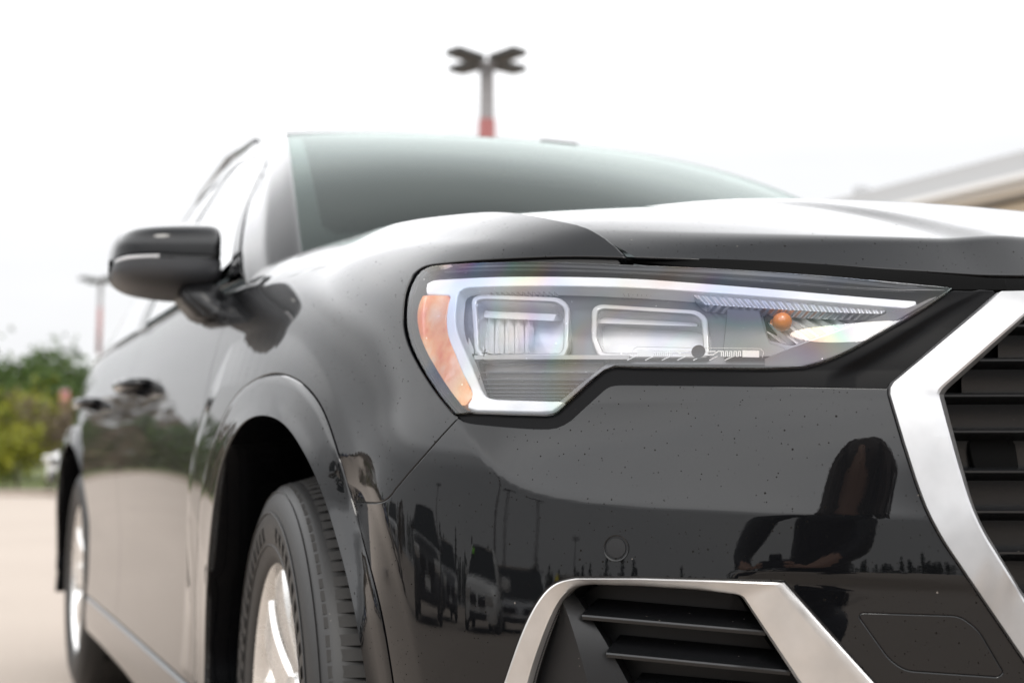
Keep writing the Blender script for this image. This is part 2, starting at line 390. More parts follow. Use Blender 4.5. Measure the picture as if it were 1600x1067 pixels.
def cast(px, off=0., tmin=.75, tmax=5.2):
    """photo point -> (s,z) on the skin sunk by off"""
    P6 = PL[::4]; nb = len(P6); px = np.asarray(px, float).reshape(-1, 2); tq = np.arange(tmin, tmax, .02); res = []
    def g(p):
        dd = (p[:, None, 0]-P6[None, :, 0])**2+(p[:, None, 1]-P6[None, :, 1])**2; k = dd.argmin(1)
        lo = np.clip(k*4-5, 0, len(SS)-11); idx = lo[:, None]+np.arange(11)[None]
        dd = (p[:, None, 0]-PL[idx, 0])**2+(p[:, None, 1]-PL[idx, 1])**2; kk = idx[np.arange(len(p)), dd.argmin(1)]
        tan = np.stack([-NI[kk, 1], NI[kk, 0]], 1); rel = p[:, :2]-PL[kk]
        s = SS[kk]+(rel*tan).sum(1); return (rel*NI[kk]).sum(1)-dval(s, p[:, 2])-off, s, p[:, 2]
    for c0 in range(0, len(px), 24):
        dr = np.array([ray(u, v) for u, v in px[c0:c0+24]]); n = len(dr)
        p = CAM[None, None]+tq[None, :, None]*dr[:, None]
        f, s, z = (q.reshape(n, -1) for q in g(p.reshape(-1, 3))); ok = (z > Z0) & (z < Z1)
        hit = (f[:, 1:] > 0) & (f[:, :-1] <= 0) & ok[:, 1:]; k = hit.argmax(1); got = hit.any(1)
        k = np.where(got, k, np.argmin(np.where(ok, np.abs(f), 9), 1)); a = tq[k]; b = np.where(got, a+.02, a)
        for _ in range(17):
            c = .5*(a+b); ins = g(CAM[None]+c[:, None]*dr)[0] > 0; b = np.where(ins, c, b); a = np.where(ins, a, c)
        _, s, z = g(CAM[None]+(.5*(a+b))[:, None]*dr); res.append(np.stack([s, z], 1))
    return np.concatenate(res)
def smooth(px, n=None, step=7.):
    """smooth curve through photo or sz points"""
    P = np.asarray(px, float); t = np.concatenate([[0], np.cumsum(np.linalg.norm(np.diff(P, axis=0), axis=1)**.75)])
    ln = np.linalg.norm(np.diff(P, axis=0), axis=1).sum(); n = n or max(4, int(ln/step))
    return natspline(t, P, np.linspace(0, t[-1], n))
def line(px, step=7.):
    P = np.asarray(px, float); o = []
    for a, b in zip(P[:-1], P[1:]):
        k = max(2, int(np.linalg.norm(b-a)/step)+1); o += [a+(b-a)*i/(k-1) for i in range(k-1)]
    return np.array(o+[P[-1]])
def rnd(px, r=8., step=6.):
    """closed polygon in photo points with rounded corners"""
    P = np.asarray(px, float); n = len(P); o = []
    for i in range(n):
        a, b, c = P[i-1], P[i], P[(i+1) % n]; la, lc = np.linalg.norm(a-b), np.linalg.norm(c-b); q = min(r, la*.45, lc*.45)
        p0 = b+(a-b)/la*q; p1 = b+(c-b)/lc*q
        o += [(1-t)**2*p0+2*t*(1-t)*b+t*t*p1 for t in np.linspace(0, 1, 6)]
        nx = P[(i+1) % n]; nn = P[(i+2) % n]; q2 = min(r, np.linalg.norm(nx-b)*.45, np.linalg.norm(nn-nx)*.45); p2 = nx+(b-nx)/lc*q2
        k = int(np.linalg.norm(p2-p1)/step); o += [p1+(p2-p1)*j/(k+1) for j in range(1, k+1)]
    return np.array(o)

def inpoly(P, poly):
    x, y = P[:, 0], P[:, 1]; r = np.zeros(len(P), bool); n = len(poly)
    for i in range(n):
        x1, y1 = poly[i]; x2, y2 = poly[i-1]
        if y1 == y2: continue
        c = ((y1 > y) != (y2 > y)) & (x < (x2-x1)*(y-y1)/(y2-y1)+x1); r ^= c
    return r
def resamp(poly, step):
    """closed sz loop resampled so no 3-D step is longer than step"""
    P = np.asarray(poly, float); X = W(P[:, 0], P[:, 1]); o = []
    for i in range(len(P)):
        j = (i+1) % len(P); l = np.linalg.norm(X[j]-X[i])
        if l < step*.12: continue
        k = max(1, int(l/step)); o += [P[i]+(P[j]-P[i])*q/k for q in range(k)]
    return np.array(o)
def loopframe(P):
    X = W(P[:, 0], P[:, 1]); Nn = WN(P[:, 0], P[:, 1]); T = np.roll(X, -1, 0)-np.roll(X, 1, 0); T /= np.linalg.norm(T, axis=1)[:, None]+1e-12
    A = .5*np.sum(P[:, 0]*np.roll(P[:, 1], -1)-np.roll(P[:, 0], -1)*P[:, 1])
    O = np.cross(T, Nn); mid = P.mean(0)
    # sign: outward points away from the polygon interior
    k = 0; h = .001
    Ws = W(P[:, 0]+h, P[:, 1])-X; Wz = W(P[:, 0], P[:, 1]+h)-X
    gs = (O*Ws).sum(1); gz = (O*Wz).sum(1)
    tp = np.roll(P, -1, 0)-np.roll(P, 1, 0); on = np.stack([tp[:, 1], -tp[:, 0]], 1)*(1 if A > 0 else -1)
    sg = np.sign((gs*on[:, 0]+gz*on[:, 1]).sum()); O = O*sg
    return X, Nn, O
def shrink(P, g):
    X, Nn, O = loopframe(P); h = .001
    Ws = (W(P[:, 0]+h, P[:, 1])-X)/h; Wz = (W(P[:, 0], P[:, 1]+h)-X)/h; out = P.copy()
    for i in range(len(P)):
        M = np.array([[Ws[i]@Ws[i], Ws[i]@Wz[i]], [Ws[i]@Wz[i], Wz[i]@Wz[i]]]); rhs = -g*np.array([O[i]@Ws[i], O[i]@Wz[i]])
        out[i] += np.linalg.solve(M, rhs)
    return out
def panel(name, outer, m, parent, holes=(), off=0., ds=.010, dz=.007, gap=0., lip=.0016, depth=.014, step=.006, crown=0., mirror=False, hoff=0.):
    """a trimmed piece of the skin with a rolled edge and a flange turned inwards"""
    loops = [resamp(outer, step)]+[resamp(h, step) for h in holes]
    if gap: loops = [shrink(loops[0], gap)]+[shrink(h, -gap) for h in loops[1:]]
    o = loops[0]
    gs = np.arange(o[:, 0].min(), o[:, 0].max(), ds); gz = np.arange(o[:, 1].min(), o[:, 1].max(), dz)
    G = np.array([(a+(ds*.5 if k % 2 else 0), b) for k, b in enumerate(gz) for a in gs])
    G = G[inpoly(G, o)] if len(G) else G
    for h in loops[1:]: G = G[~inpoly(G, h)]
    B = np.concatenate(loops)
    if len(G):
        keep = np.ones(len(G), bool)
        for i in range(0, len(G), 2000):
            q = G[i:i+2000]; dd = ((q[:, None, 0]-B[None, :, 0])/ds)**2+((q[:, None, 1]-B[None, :, 1])/dz)**2; keep[i:i+2000] = dd.min(1) > .2
        G = G[keep]
    A = np.concatenate([B, G]) if len(G) else B
    edges = []; st = 0
    for l in loops:
        n = len(l); edges += [(st+i, st+(i+1) % n) for i in range(n)]; st += n
    vv, ee, ff, ov, oe, of = delaunay_2d_cdt([Vector((a*1.0, b*1.0)) for a, b in A], edges, [], 0, 1e-7)
    V2 = np.array([tuple(v) for v in vv]); F = np.array([tuple(f) for f in ff if len(f) == 3]); cen = V2[F].mean(1)
    k = inpoly(cen, o)
    for h in loops[1:]: k &= ~inpoly(cen, h)
    F = F[k]
    X = W(V2[:, 0], V2[:, 1]); Nn = WN(V2[:, 0], V2[:, 1])
    X = X-Nn*off
    if hoff: X = X+W(V2[:, 0], V2[:, 1], hoff)-W(V2[:, 0], V2[:, 1])
    # orient faces outward
    fn = np.cross(X[F[:, 1]]-X[F[:, 0]], X[F[:, 2]]-X[F[:, 0]]); fl = (fn*Nn[F[:, 0]]).sum(1) < 0; F[fl] = F[fl][:, ::-1]
    verts = [X]; norms = [Nn]; faces = F.tolist(); base = len(X)
    for li, l in enumerate(loops):
        P3, n3, O = loopframe(l); P3 = P3-n3*off+W(l[:, 0], l[:, 1], hoff)-W(l[:, 0], l[:, 1])
        if li > 0: O = -O
        rings = []
        for a in (0., 35., 65., 90.):
            ca, sa = math.cos(R_(a)), math.sin(R_(a)); verts.append(P3+O*lip*sa-n3*lip*(1-ca)); nn = n3*ca+O*sa; norms.append(nn); rings.append(base); base += len(l)
        verts.append(P3+O*lip-n3*(lip+depth)); norms.append(O); rings.append(base); base += len(l)
        n = len(l)
        for r0, r1 in zip(rings[:-1], rings[1:]):
            for i in range(n):
                j = (i+1) % n; faces.append([r0+i, r0+j, r1+j, r1+i])
    V = np.concatenate(verts); NN = np.concatenate(norms)
    if mirror:
        nv = len(V); fm = [[q+nv for q in f[::-1]] for f in faces]
        V = np.concatenate([V, V*np.array([-1, 1, 1])]); NN = np.concatenate([NN, NN*np.array([-1, 1, 1])]); faces = faces+fm
    # flange faces may wind either way; make each agree with its vertex normal
    Fx = []
    for sz_ in (3, 4):
        q = np.array([f for f in faces if len(f) == sz_])
        if len(q) == 0: continue
        a = np.cross(V[q[:, 1]]-V[q[:, 0]], V[q[:, 2]]-V[q[:, 0]]); fl = (a*(NN[q[:, 0]]+NN[q[:, 2]])).sum(1) < 0; q[fl] = q[fl][:, ::-1]; Fx += q.tolist()
    return mk(name, V, Fx, m, parent, NN)
def sweep(name, path, section, m, parent, flat=True, off=0., mirror=False, full=False, cap=True):
    """bar along an sz path; section = closed list of (inward, dz) points"""
    P = np.asarray(path, float)
    if full: P = np.concatenate([P[::-1]*np.array([1, 1]), P[1:]*np.array([-1, 1])])
    n = len(P); k = len(section); V = []; Fc = []
    for (a, b) in section: V.append(W(P[:, 0], P[:, 1]+0*b, off+a)+np.array([0, 0, b]))
    V = np.stack(V, 1).reshape(-1, 3)
    for i in range(n-1):
        for j in range(k):
            Fc.append([i*k+j, i*k+(j+1) % k, (i+1)*k+(j+1) % k, (i+1)*k+j])
    if cap: Fc += [list(range(k))[::-1], [(n-1)*k+j for j in range(k)]]
    bm = bmesh.new(); vs_ = [bm.verts.new(v) for v in V]
    for f in Fc:
        try: bm.faces.new([vs_[q] for q in f])
        except Exception: pass
    return bmk(name, bm, m, parent, True, 35)
def strip(bm, sz, width, off, lift=.0006):
    """flat printed ribbon lying on the sunk skin"""
    P = np.asarray(sz, float); X = W(P[:, 0], P[:, 1]); Nn = WN(P[:, 0], P[:, 1]); T = np.gradient(X, axis=0); T /= np.linalg.norm(T, axis=1)[:, None]+1e-12
    O = np.cross(T, Nn); X = X-Nn*off
    q = [X+O*width/2, X+O*width/2+Nn*lift, X-O*width/2+Nn*lift, X-O*width/2]
    vv = [[bm.verts.new(p) for p in a] for a in q]
    for i in range(len(P)-1):
        for a in range(3): bm.faces.new((vv[a][i], vv[a][i+1], vv[a+1][i+1], vv[a+1][i]))
def up_xyz(px, **k):
    d = ray(*px)
    for a, i in (('x', 0), ('y', 1), ('z', 2)):
        if a in k: return CAM+d*(k[a]-CAM[i])/d[i]
# ------------------------------------------------------------------ the car in the foreground
car = empty('suv'); tag(car, 'black sport utility vehicle with silver grille frame, seen close at its front corner', 'car')
# crease sweeping from the lamp's lower corner down and across the bumper
_c1 = cast(smooth([(690, 625), (715, 660), (755, 712), (800, 752), (850, 771), (920, 783), (1050, 793), (1200, 801), (1330, 808), (1460, 815)], 40))
_o = np.argsort(_c1[:, 0]); C1S, C1Z = _c1[_o, 0], _c1[_o, 1]
def crease1(s, z):
    zc = np.interp(s, C1S, C1Z); a = np.interp(s, [0, C1S[0], C1S[0]+.25, C1S[-1]-.08, C1S[-1], C1S[-1]+.02], [.06, .12, .21, .30, .10, 0])
    h = z-zc; e = .0028; r = .5*(h+np.sqrt(h*h+e*e))
    return a*r*np.exp(-np.clip(h, 0, 1)/.16)*np.interp(z, [.77, .80, .84, .87], [1, .85, .15, 0])
# bumper corner edge where the flank facet begins
_c2 = cast(smooth([(590, 760), (597, 790), (612, 850), (626, 910), (644, 990), (660, 1067), (672, 1130)], 24))
_o = np.argsort(_c2[:, 1]); C2Z, C2S = _c2[_o, 1], _c2[_o, 0]
def crease2(s, z):
    sc0 = np.interp(z, C2Z, C2S); h = s-sc0; e = .004; r = .5*(h+np.sqrt(h*h+e*e)); k = np.interp(z, [.25, .32, .60, .66, .72], [0, 1, 1, .8, 0])
    return .22*k*(r-np.clip(h-.10, 0, None))*np.exp(-np.clip(h-.10, 0, 9)/.05)
# recess line low on the bumper, right of the vent
_c3 = cast(line([(1225, 903), (1380, 911), (1500, 917), (1640, 922)], 20)); _o = np.argsort(_c3[:, 0]); C3S, C3Z = _c3[_o, 0], _c3[_o, 1]
def crease3(s, z):
    zc = np.interp(s, C3S, C3Z); h = zc-z; k = np.interp(s, [C3S[-1]-.01, C3S[-1]+.05], [1, 0])*np.interp(s, [C3S[0], C3S[0]+.12], [.2, 1])
    return k*.006*(1/(1+np.exp(-np.clip(h/.0016, -40, 40))))
# wheel blister pressed out of the wing round the arch
AX_Y, AX_Z = .905, .345
BL = cast(smooth([(362, 540), (390, 524), (425, 517), (460, 525), (495, 560), (520, 605), (545, 670), (565, 745)], 24))
_by = W(BL[:, 0], BL[:, 1])[:, 1]; _br = np.hypot(_by-AX_Y, BL[:, 1]-AX_Z); _ba = np.arctan2(BL[:, 1]-AX_Z, -(_by-AX_Y))
_o = np.argsort(_ba); _ba, _br = _ba[_o], _br[_o]
S_AX = s_at(-.926, AX_Y)
def blister(s, z):
    yy = s-S_AX; a = np.arctan2(z-AX_Z, -yy); r = np.hypot(yy, z-AX_Z); rc = np.interp(a, _ba, _br)
    h = rc-r; e = .006; rr = .5*(h+np.sqrt(h*h+e*e)); k = np.interp(a, [.2, .5, 2.6, 3.0], [0, 1, 1, .3])
    return -.16*k*np.clip(rr, 0, .09)
# shoulder line along the top of the wing
_c4 = cast(smooth([(425, 441), (520, 416), (620, 387), (720, 379), (800, 379), (845, 384), (872, 392)], 40)); _o = np.argsort(_c4[:, 0]); C4S, C4Z = _c4[_o, 0], _c4[_o, 1]
def crease4(s, z):
    zc = np.interp(s, C4S, C4Z); h = z-zc; e = .0025; r = .5*(h+np.sqrt(h*h+e*e)); k = np.interp(s, [C4S[0]-.02, C4S[0]+.22, C4S[-1], C4S[-1]+.1], [0, 1, 1, 0])
    return .5*k*r*np.exp(-np.clip(h, 0, 1)/.020)
EXTRA += [crease4, crease1, crease2, crease3, blister]

sz = lambda *p: np.array(p, float)
def szmap(px, off=0.): return cast(px, off)
cat = lambda *a: np.concatenate(a)

# ---- outlines traced on the skin
LENS_TOP = smooth([(653, 431), (664, 421), (690, 415.5), (740, 412.5), (850, 411), (985, 415.5), (1100, 420), (1200, 426), (1300, 433.5), (1400, 443), (1484, 451)], 60)
LENS_L = smooth([(714, 645), (690, 617), (664, 577), (646, 541), (638, 511), (637.5, 488), (642, 455), (653, 431)], 34)
LENS_B = cat(smooth([(1484, 451), (1440, 481), (1380, 516), (1320, 549), (1285, 564), (1255, 572)], 24), line([(1255, 572), (1200, 574.5), (1000, 572.5), (962, 571)])[1:], smooth([(962, 571), (944, 576), (925, 591)], 5)[1:], line([(925, 591), (875, 637)])[1:], smooth([(875, 637), (866, 644), (852, 647)], 4)[1:], line([(852, 647), (800, 645.5), (735, 643), (714, 645)])[1:])
lens_px = cat(LENS_TOP[:-1], LENS_B[:-1], LENS_L[:-1])
BUMP_TOP = cat(smooth([(716, 653), (726, 658.5), (745, 662), (800, 667), (850, 669.5), (872, 667), (892, 656)], 14), line([(892, 656), (940, 612)])[1:], smooth([(940, 612), (952, 603.5), (970, 600.5)], 5)[1:], line([(970, 600.5), (1100, 601.5), (1250, 603.5), (1386, 606)])[1:])
SEAM_F = cat(line([(716, 653), (690, 681), (640, 738), (618, 764)]), smooth([(618, 764), (608, 777), (598, 783.5), (586, 785.5)], 6)[1:], line([(586, 785.5), (553, 785)])[1:])
ARCH_SEAM = smooth([(615, 1067), (597, 960), (580, 890), (566, 838), (553, 788), (543, 757), (532, 718), (519, 676), (505, 640), (490, 616), (471, 597), (450, 586), (427, 583), (400, 592), (371, 615), (347, 655), (330, 697), (319, 740), (312, 790), (308, 860), (306, 950), (307, 1067)], 90)
ARCH_OPEN = smooth([(574, 1067), (560, 980), (545, 908), (530, 850), (515, 800), (501, 760), (485, 724), (466, 690), (446, 664), (426, 652), (405, 650), (385, 658), (366, 680), (352, 711), (340, 760), (331, 830), (325, 905), (322, 1000), (321, 1067)], 90)
GRILLE_OUT = cat(line([(1562, 456), (1400, 592)]), smooth([(1400, 592), (1389, 603), (1388, 616)], 4)[1:], line([(1388, 616), (1410, 690), (1430, 752)])[1:], smooth([(1430, 752), (1450, 803), (1476, 850)], 6)[1:], line([(1476, 850), (1600, 1033)])[1:])

seamF = szmap(SEAM_F); bumpTop = szmap(BUMP_TOP); lens = szmap(lens_px); gOut = szmap(GRILLE_OUT)
aSeam = szmap(ARCH_SEAM)
# carry the arch and the grille frame on below the picture
def arch_low(a, zt, sx): return np.array([(a[0]+(a[1]-zt)*sx*k/4*.0+sx*(a[1]-zt)*(k/4), a[1]-(a[1]-zt)*(k/4)) for k in range(1, 5)])
fr_low = arch_low(aSeam[0], .27, -.18); rr_low = arch_low(aSeam[-1], .27, .10)
aSeamX = cat(fr_low[::-1], aSeam, rr_low)
Z_GB = .44
g_end = gOut[-1]; g_c = np.array([g_end[0]-.75*(g_end[1]-Z_GB), Z_GB])
Z_BB = .20
k_front = np.argmin(np.linalg.norm(aSeamX-seamF[-1], axis=1))

# ---- fog vent
FOG_OUT = cat(smooth([(772, 1120), (785, 1075), (800, 1030), (822, 973), (847, 930), (868, 911), (900, 902.5)], 26), line([(900, 902.5), (1000, 902.5), (1100, 905), (1222, 908.5)])[1:], line([(1226, 909), (1290, 981), (1370, 1069), (1440, 1146)])[:], smooth([(1440, 1146), (1448, 1165), (1420, 1172)], 5)[1:], line([(1420, 1172), (1100, 1166), (800, 1160)])[1:], smooth([(800, 1160), (772, 1150), (772, 1120)], 5)[1:-1])
FOG_IN = cat(smooth([(812, 1105), (822, 1062), (838, 1012), (858, 962), (876, 932), (895, 918), (922, 914)], 24), line([(922, 914), (1000, 916.5), (1090, 922.5), (1145, 929)])[1:], smooth([(1145, 929), (1156, 932), (1164, 942)], 4)[1:], line([(1164, 942), (1250, 1072), (1285, 1125)])[1:], line([(1283, 1130), (1100, 1128), (830, 1124)]))
fogO = szmap(FOG_OUT); fogI = szmap(FOG_IN)
TOW = szmap(rnd([(1338, 957), (1500, 962), (1530, 985), (1568, 1050), (1560, 1057), (1415, 1047), (1390, 1030)], 14))

# ---- bumper (whole width), wing, tow-eye cap
front_edge = aSeamX[:k_front+1][::-1]
bumper_poly = cat(bumpTop[::-1], seamF[1:], front_edge[1:], [(aSeamX[0, 0]-.02, Z_BB)], [(0., Z_BB)], [(0., Z_GB-.004)], [g_c], gOut[::-1][:np.argmin(np.abs(gOut[::-1, 1]-bumpTop[-1, 1]))+1])
bumper = panel('front_bumper', bumper_poly, PAINT, car, holes=[fogO, TOW], gap=.0016, mirror=True, dz=.0045, ds=.007)
towc = panel('tow_eye_cap', TOW, PAINT, bumper, gap=.0012, off=.0004, ds=.008, dz=.006)
_c = towc.copy(); col.objects.link(_c); _c.scale.x = -1; _c.parent = bumper

# parking sensor set in the bumper
def disc_on(px, rad, off0, off1, m, name, parent, rim=None):
    s, z = cast([px])[0]; c = W(s, z)[0]; n = WN(np.array([s]), np.array([z]))[0]; t = np.cross([0, 0, 1], n); t /= np.linalg.norm(t); b = np.cross(n, t)
    bm = bmesh.new(); prof = [(rad*1.16, .0004), (rad*1.12, -.0016), (rad*1.02, -.0012), (rad*.98, .0012), (rad*.93, .0008), (rad*.86, -.0002), (rad*.84, -.0009), (0, -.0011)]
    prev = None
    for r, o in prof:
        ring = [bm.verts.new(c-n*(o+off0)+(t*math.cos(a)+b*math.sin(a))*r) for a in np.linspace(0, 2*math.pi, 41)[:-1]] if r > 0 else [bm.verts.new(c-n*(o+off0))]
        if prev:
            for i in range(40):
                j = (i+1) % 40
                if len(ring) == 1: bm.faces.new((prev[i], prev[j], ring[0]))
                else: bm.faces.new((prev[i], prev[j], ring[j], ring[i]))
        prev = ring
    return bmk(name, bm, m, parent, True, 40)
sens = disc_on((963, 856), .0112, 0, 0, DARKPL, 'parking_sensor', bumper)
_c = sens.copy(); col.objects.link(_c); _c.scale.x = -1; _c.parent = bumper

# wing: lamp edge, bonnet seam, door edge, sill, arch
WING_LAMP = cat(line([(716, 651), (709, 647)]), smooth([(709, 647), (684, 617), (657, 577), (638.5, 541), (630.5, 511), (630, 487), (635, 452), (646, 428)], 30)[1:], smooth([(646, 428), (660, 417.5), (690, 411.5), (740, 407), (820, 402.5), (900, 400.5), (979, 402.5)], 34)[1:])
wl_ = szmap(WING_LAMP)
hs = szmap(smooth([(979, 402.5), (962, 385), (940, 368.5), (922, 358), (904, 351)], 14))
tail = np.array([(1.02, .990), (1.10, 1.0045), (1.20, 1.0185), (1.388, 1.032), (1.588, 1.041), (1.768, 1.048), (1.968, 1.0525)])
hseam = cat(hs, smooth(cat(hs[-1:], tail), 40)[1:])
S_DOOR = s_at(-.932, 1.425)
wing_poly = cat(wl_, hseam[1:], [(S_DOOR+.012, 1.052), (S_DOOR, .95), (S_DOOR, .6), (S_DOOR, .27)], aSeamX[::-1][:len(aSeamX)-k_front], seamF[::-1][1:-1])
wing = panel('front_wing', wing_poly, PAINT, car, gap=.0016, ds=.008, dz=.0035)

# ---- arch trim: strip from the seam to the opening with a rolled lip
def arch_trim(name, dy=0.):
    A = resample_n(aSeamX, 120); ow_ = szmap(ARCH_OPEN, -.005); lo = arch_low(ow_[0], .27, -.13); hi = arch_low(ow_[-1], .27, .06); B = resample_n(cat(lo[::-1], ow_, hi), 120)
    V = []; prof = [(.018, .010), (.02, .003), (.03, -.0005), (.07, -.0012), (.25, -.002), (.5, -.003), (.75, -.0045), (.92, -.0062), (.985, -.0066), (1.0, -.0055), (1.003, -.003), (1.0, .004), (.99, .05), (.985, .14)]
    for f, o in prof:
        P = A+(B-A)*f
        V.append(W(P[:, 0], P[:, 1], o) if o < .03 else W(P[:, 0], P[:, 1]+0, o))
    V = np.array(V); n = V.shape[1]; F = []
    for r in range(len(prof)-1):
        for i in range(n-1): F.append([r*n+i, r*n+i+1, (r+1)*n+i+1, (r+1)*n+i])
    bm = bmesh.new(); vv = [bm.verts.new(p) for p in V.reshape(-1, 3)]
    for f in F: bm.faces.new([vv[i] for i in f])
    return bmk(name, bm, PAINT, car, True, 50)
def resample_n(P, n):
    X = W(P[:, 0], P[:, 1]); l = np.concatenate([[0], np.cumsum(np.linalg.norm(np.diff(X, axis=0), axis=1))])
    return np.array([np.interp(np.linspace(0, l[-1], n), l, P[:, k]) for k in (0, 1)]).T
arch_trim('wheel_arch_trim')
def grid_obj(name, X, m, parent, closed=False, flip=False, split=None, mirror=False, thick=0, kind=None):
    """smooth surface through a rows x columns array of points"""
    nr, nc = X.shape[:2]; F = []
    for i in range(nr-1):
        for j in range(nc if closed else nc-1):
            a, b, c, d = i*nc+j, i*nc+(j+1) % nc, (i+1)*nc+(j+1) % nc, (i+1)*nc+j
            F.append((a, b, c, d) if not flip else (a, d, c, b))
    V = X.reshape(-1, 3)
    if mirror:
        n = len(V); V = np.concatenate([V, V*np.array([-1, 1, 1])]); F += [tuple(q+n for q in f[::-1]) for f in F]
    o = mk(name, V, F, m, parent, kind=kind)
    if thick:
        s = o.modifiers.new('thickness', 'SOLIDIFY'); s.thickness = thick; s.offset = -1
    if split:
        try: o.data.set_sharp_from_angle(angle=R_(split))
        except Exception: pass
    return o

# ------------------------------------------------------------------ bonnet
he = W(hseam[:, 0], hseam[:, 1]); he = np.concatenate([he, [[he[-1, 0]+.02, 1.50, 1.056]]])
def edge_at(y): return np.array([np.interp(y, he[:, 1], he[:, k]) for k in range(3)])
e0 = he[0]+np.array([.009, -.002, .001])
ER = [e0]+[edge_at(y)+np.array([.0045, 0, -.004]) for y in (.435, .55, .74, .98, 1.22, 1.45)]
CR = [(.205, .9035), (.240, .9555), (.42, 1.022), (.62, 1.066), (.85, 1.095), (1.02, 1.108), (1.17, 1.112)]
ER[1] = np.array([ER[1][0], ER[1][1], ER[1][2]])
def hood_pt(q):
    aq = abs(q); rows = []
    for (xe, ye, ze), (yc, zc) in zip(ER, CR):
        j = len(rows)
        rows.append((-xe*q*(-1) if False else xe*q, yc+(ye-yc)*aq**2.15, zc+(ze-zc)*aq**(2.0 if j > 0 else 1.6)))
    P = np.array(rows); top = P[1:]; t = np.concatenate([[0], np.cumsum(np.linalg.norm(np.diff(top, axis=0), axis=1))])
    tt = np.linspace(0, 1, 60)**1.5*t[-1]; top = natspline(t, top, tt)
    fr = np.array([P[0]+(P[1]-P[0])*k for k in np.linspace(0, 1, 14)])
    r = .007+.045*aq**5
    a = np.linalg.norm(fr-P[1], axis=1); b = np.linalg.norm(top-P[1], axis=1)
    r = min(r, a[0]*.8); i = np.where(a > r)[0]; j = np.where(b > r)[0]
    pa = P[1]+(P[0]-P[1])/np.linalg.norm(P[0]-P[1])*r; k = j[0]; pb = P[1]+(top[k]-P[1])/b[k]*r
    cv = np.array([(1-u)**2*pa+2*u*(1-u)*P[1]+u*u*pb for u in np.linspace(0, 1, 12)])
    al = np.concatenate([fr[i], cv, top[j]]); l = np.concatenate([[0], np.cumsum(np.linalg.norm(np.diff(al, axis=0), axis=1))])
    c0 = np.linalg.norm(np.diff(fr[i], axis=0), axis=1).sum() if len(i) > 1 else 0
    def rs(Q, t_): l_ = np.concatenate([[0], np.cumsum(np.linalg.norm(np.diff(Q, axis=0), axis=1))]); return np.array([np.interp(t_*l_[-1], l_, Q[:, d]) for d in range(3)]).T
    u = np.linspace(0, 1, 56); out = np.concatenate([rs(np.concatenate([fr[i], pa[None]]), np.linspace(0, 1, 14)), cv[1:-1], rs(np.concatenate([pb[None], top[j]]), .5*u+.5*u*u)])
    xl = np.interp(out[:, 1], [.2, .32, .6, 1.2], [.262, .30, .40, .52]); h = np.clip((xl-np.abs(out[:, 0]))/np.interp(out[:, 1], [.2, .4], [.05, .022])*.5+.5, 0, 1); h = h*h*(3-2*h)
    out[:, 2] += .009*h*np.interp(out[:, 1], [.2, .3, .5, 1.1], [.2, .8, 1, .6]); out[:, 1] -= .003*h*np.interp(out[:, 1], [.2, .33], [1, 0])
    lipd = out[0]+np.array([[0, .0012, -.0016], [0, .004, -.0024], [0, .022, -.002]])
    return np.concatenate([lipd[::-1], out])
QS = np.sign(np.linspace(-1, 1, 141))*np.abs(np.linspace(-1, 1, 141))**.85
HX = np.stack([hood_pt(q) for q in QS], 1)
HX[:, :, 0] *= -1                       # edges were measured on the near side (negative x)
bonnet = grid_obj('bonnet', HX, PAINT, car, flip=False)
# dark structure under the bonnet edge and behind the lamps
bm = bmesh.new(); box(bm, (0, .85, .865), (1.24, .56, .03)); box(bm, (0, .66, .60), (1.20, .05, .56)); box(bm, (0, .42, .872), (.62, .32, .03), bev=.006)
bmk('slam_panel', bm, VOID, car, False)

sweep('bonnet_gutter', hseam[::2], [(.001, -.010), (.03, -.006), (.03, -.03), (.001, -.03)], VOID, car)

# ------------------------------------------------------------------ headlight
def lamp_panel(name, px, m, parent, off, depth=.012, holes=(), lip=.001, ds=.012, dz=.01, step=.005, cvt=True):
    o = szmap(px, off) if cvt else px; hh = [szmap(h, off) for h in holes]
    return panel(name, o, m, parent, holes=hh, hoff=off, depth=depth, lip=lip, ds=ds, dz=dz, step=step)
lens_d = resamp(lens, .006)
# housing: walls from the lens rim back into the body, closed behind
P0 = W(lens_d[:, 0], lens_d[:, 1], .004); cen = P0.mean(0); inn = np.array([.55, .80, 0.])
rings = [P0]+[P0+inn*q+(cen+inn*q-P0-inn*q)*np.array([.0, .0, 1])*sh+(cen-P0)*np.array([1, 1, 0])*sh*.4 for q, sh in ((.03, .0), (.085, .08), (.12, .25))]
n = len(P0); V = np.concatenate(rings+[(cen+inn*.125)[None]]); F = []
for r in range(3):
    for i in range(n): F.append((r*n+i, r*n+(i+1) % n, (r+1)*n+(i+1) % n, (r+1)*n+i))
for i in range(n): F.append((3*n+i, 3*n+(i+1) % n, 4*n))
hl = mk('headlight', V, F, LAMPDARK, car)
# inner bezel plate with openings for the two lamp units and the indicator
M1 = rnd([(738, 466), (752, 461.5), (872, 466), (887, 477), (885, 545), (879, 557), (757, 560), (743, 548)], 9)
M2 = rnd([(927, 482), (938, 476.5), (1088, 486), (1102, 496), (1106, 556), (937, 556), (926, 530)], 9)
IND = rnd([(1188, 481), (1260, 486), (1372, 489), (1300, 519), (1238, 541), (1200, 532)], 6)
LOWP = rnd([(745, 563), (962, 560.5), (946, 570), (905, 602), (872, 630), (768, 626), (758, 620)], 7)
BEZ = cat(smooth([(655, 436), (700, 424), (800, 421), (985, 425), (1200, 440), (1350, 453), (1466, 461)], 40), smooth([(1462, 464), (1380, 511), (1318, 547), (1256, 567)], 16), line([(1250, 569), (962, 568), (922, 592), (868, 640), (736, 638), (716, 640)]), smooth([(712, 638), (666, 575), (641, 511), (646, 455), (653, 438)], 26)[1:-1])
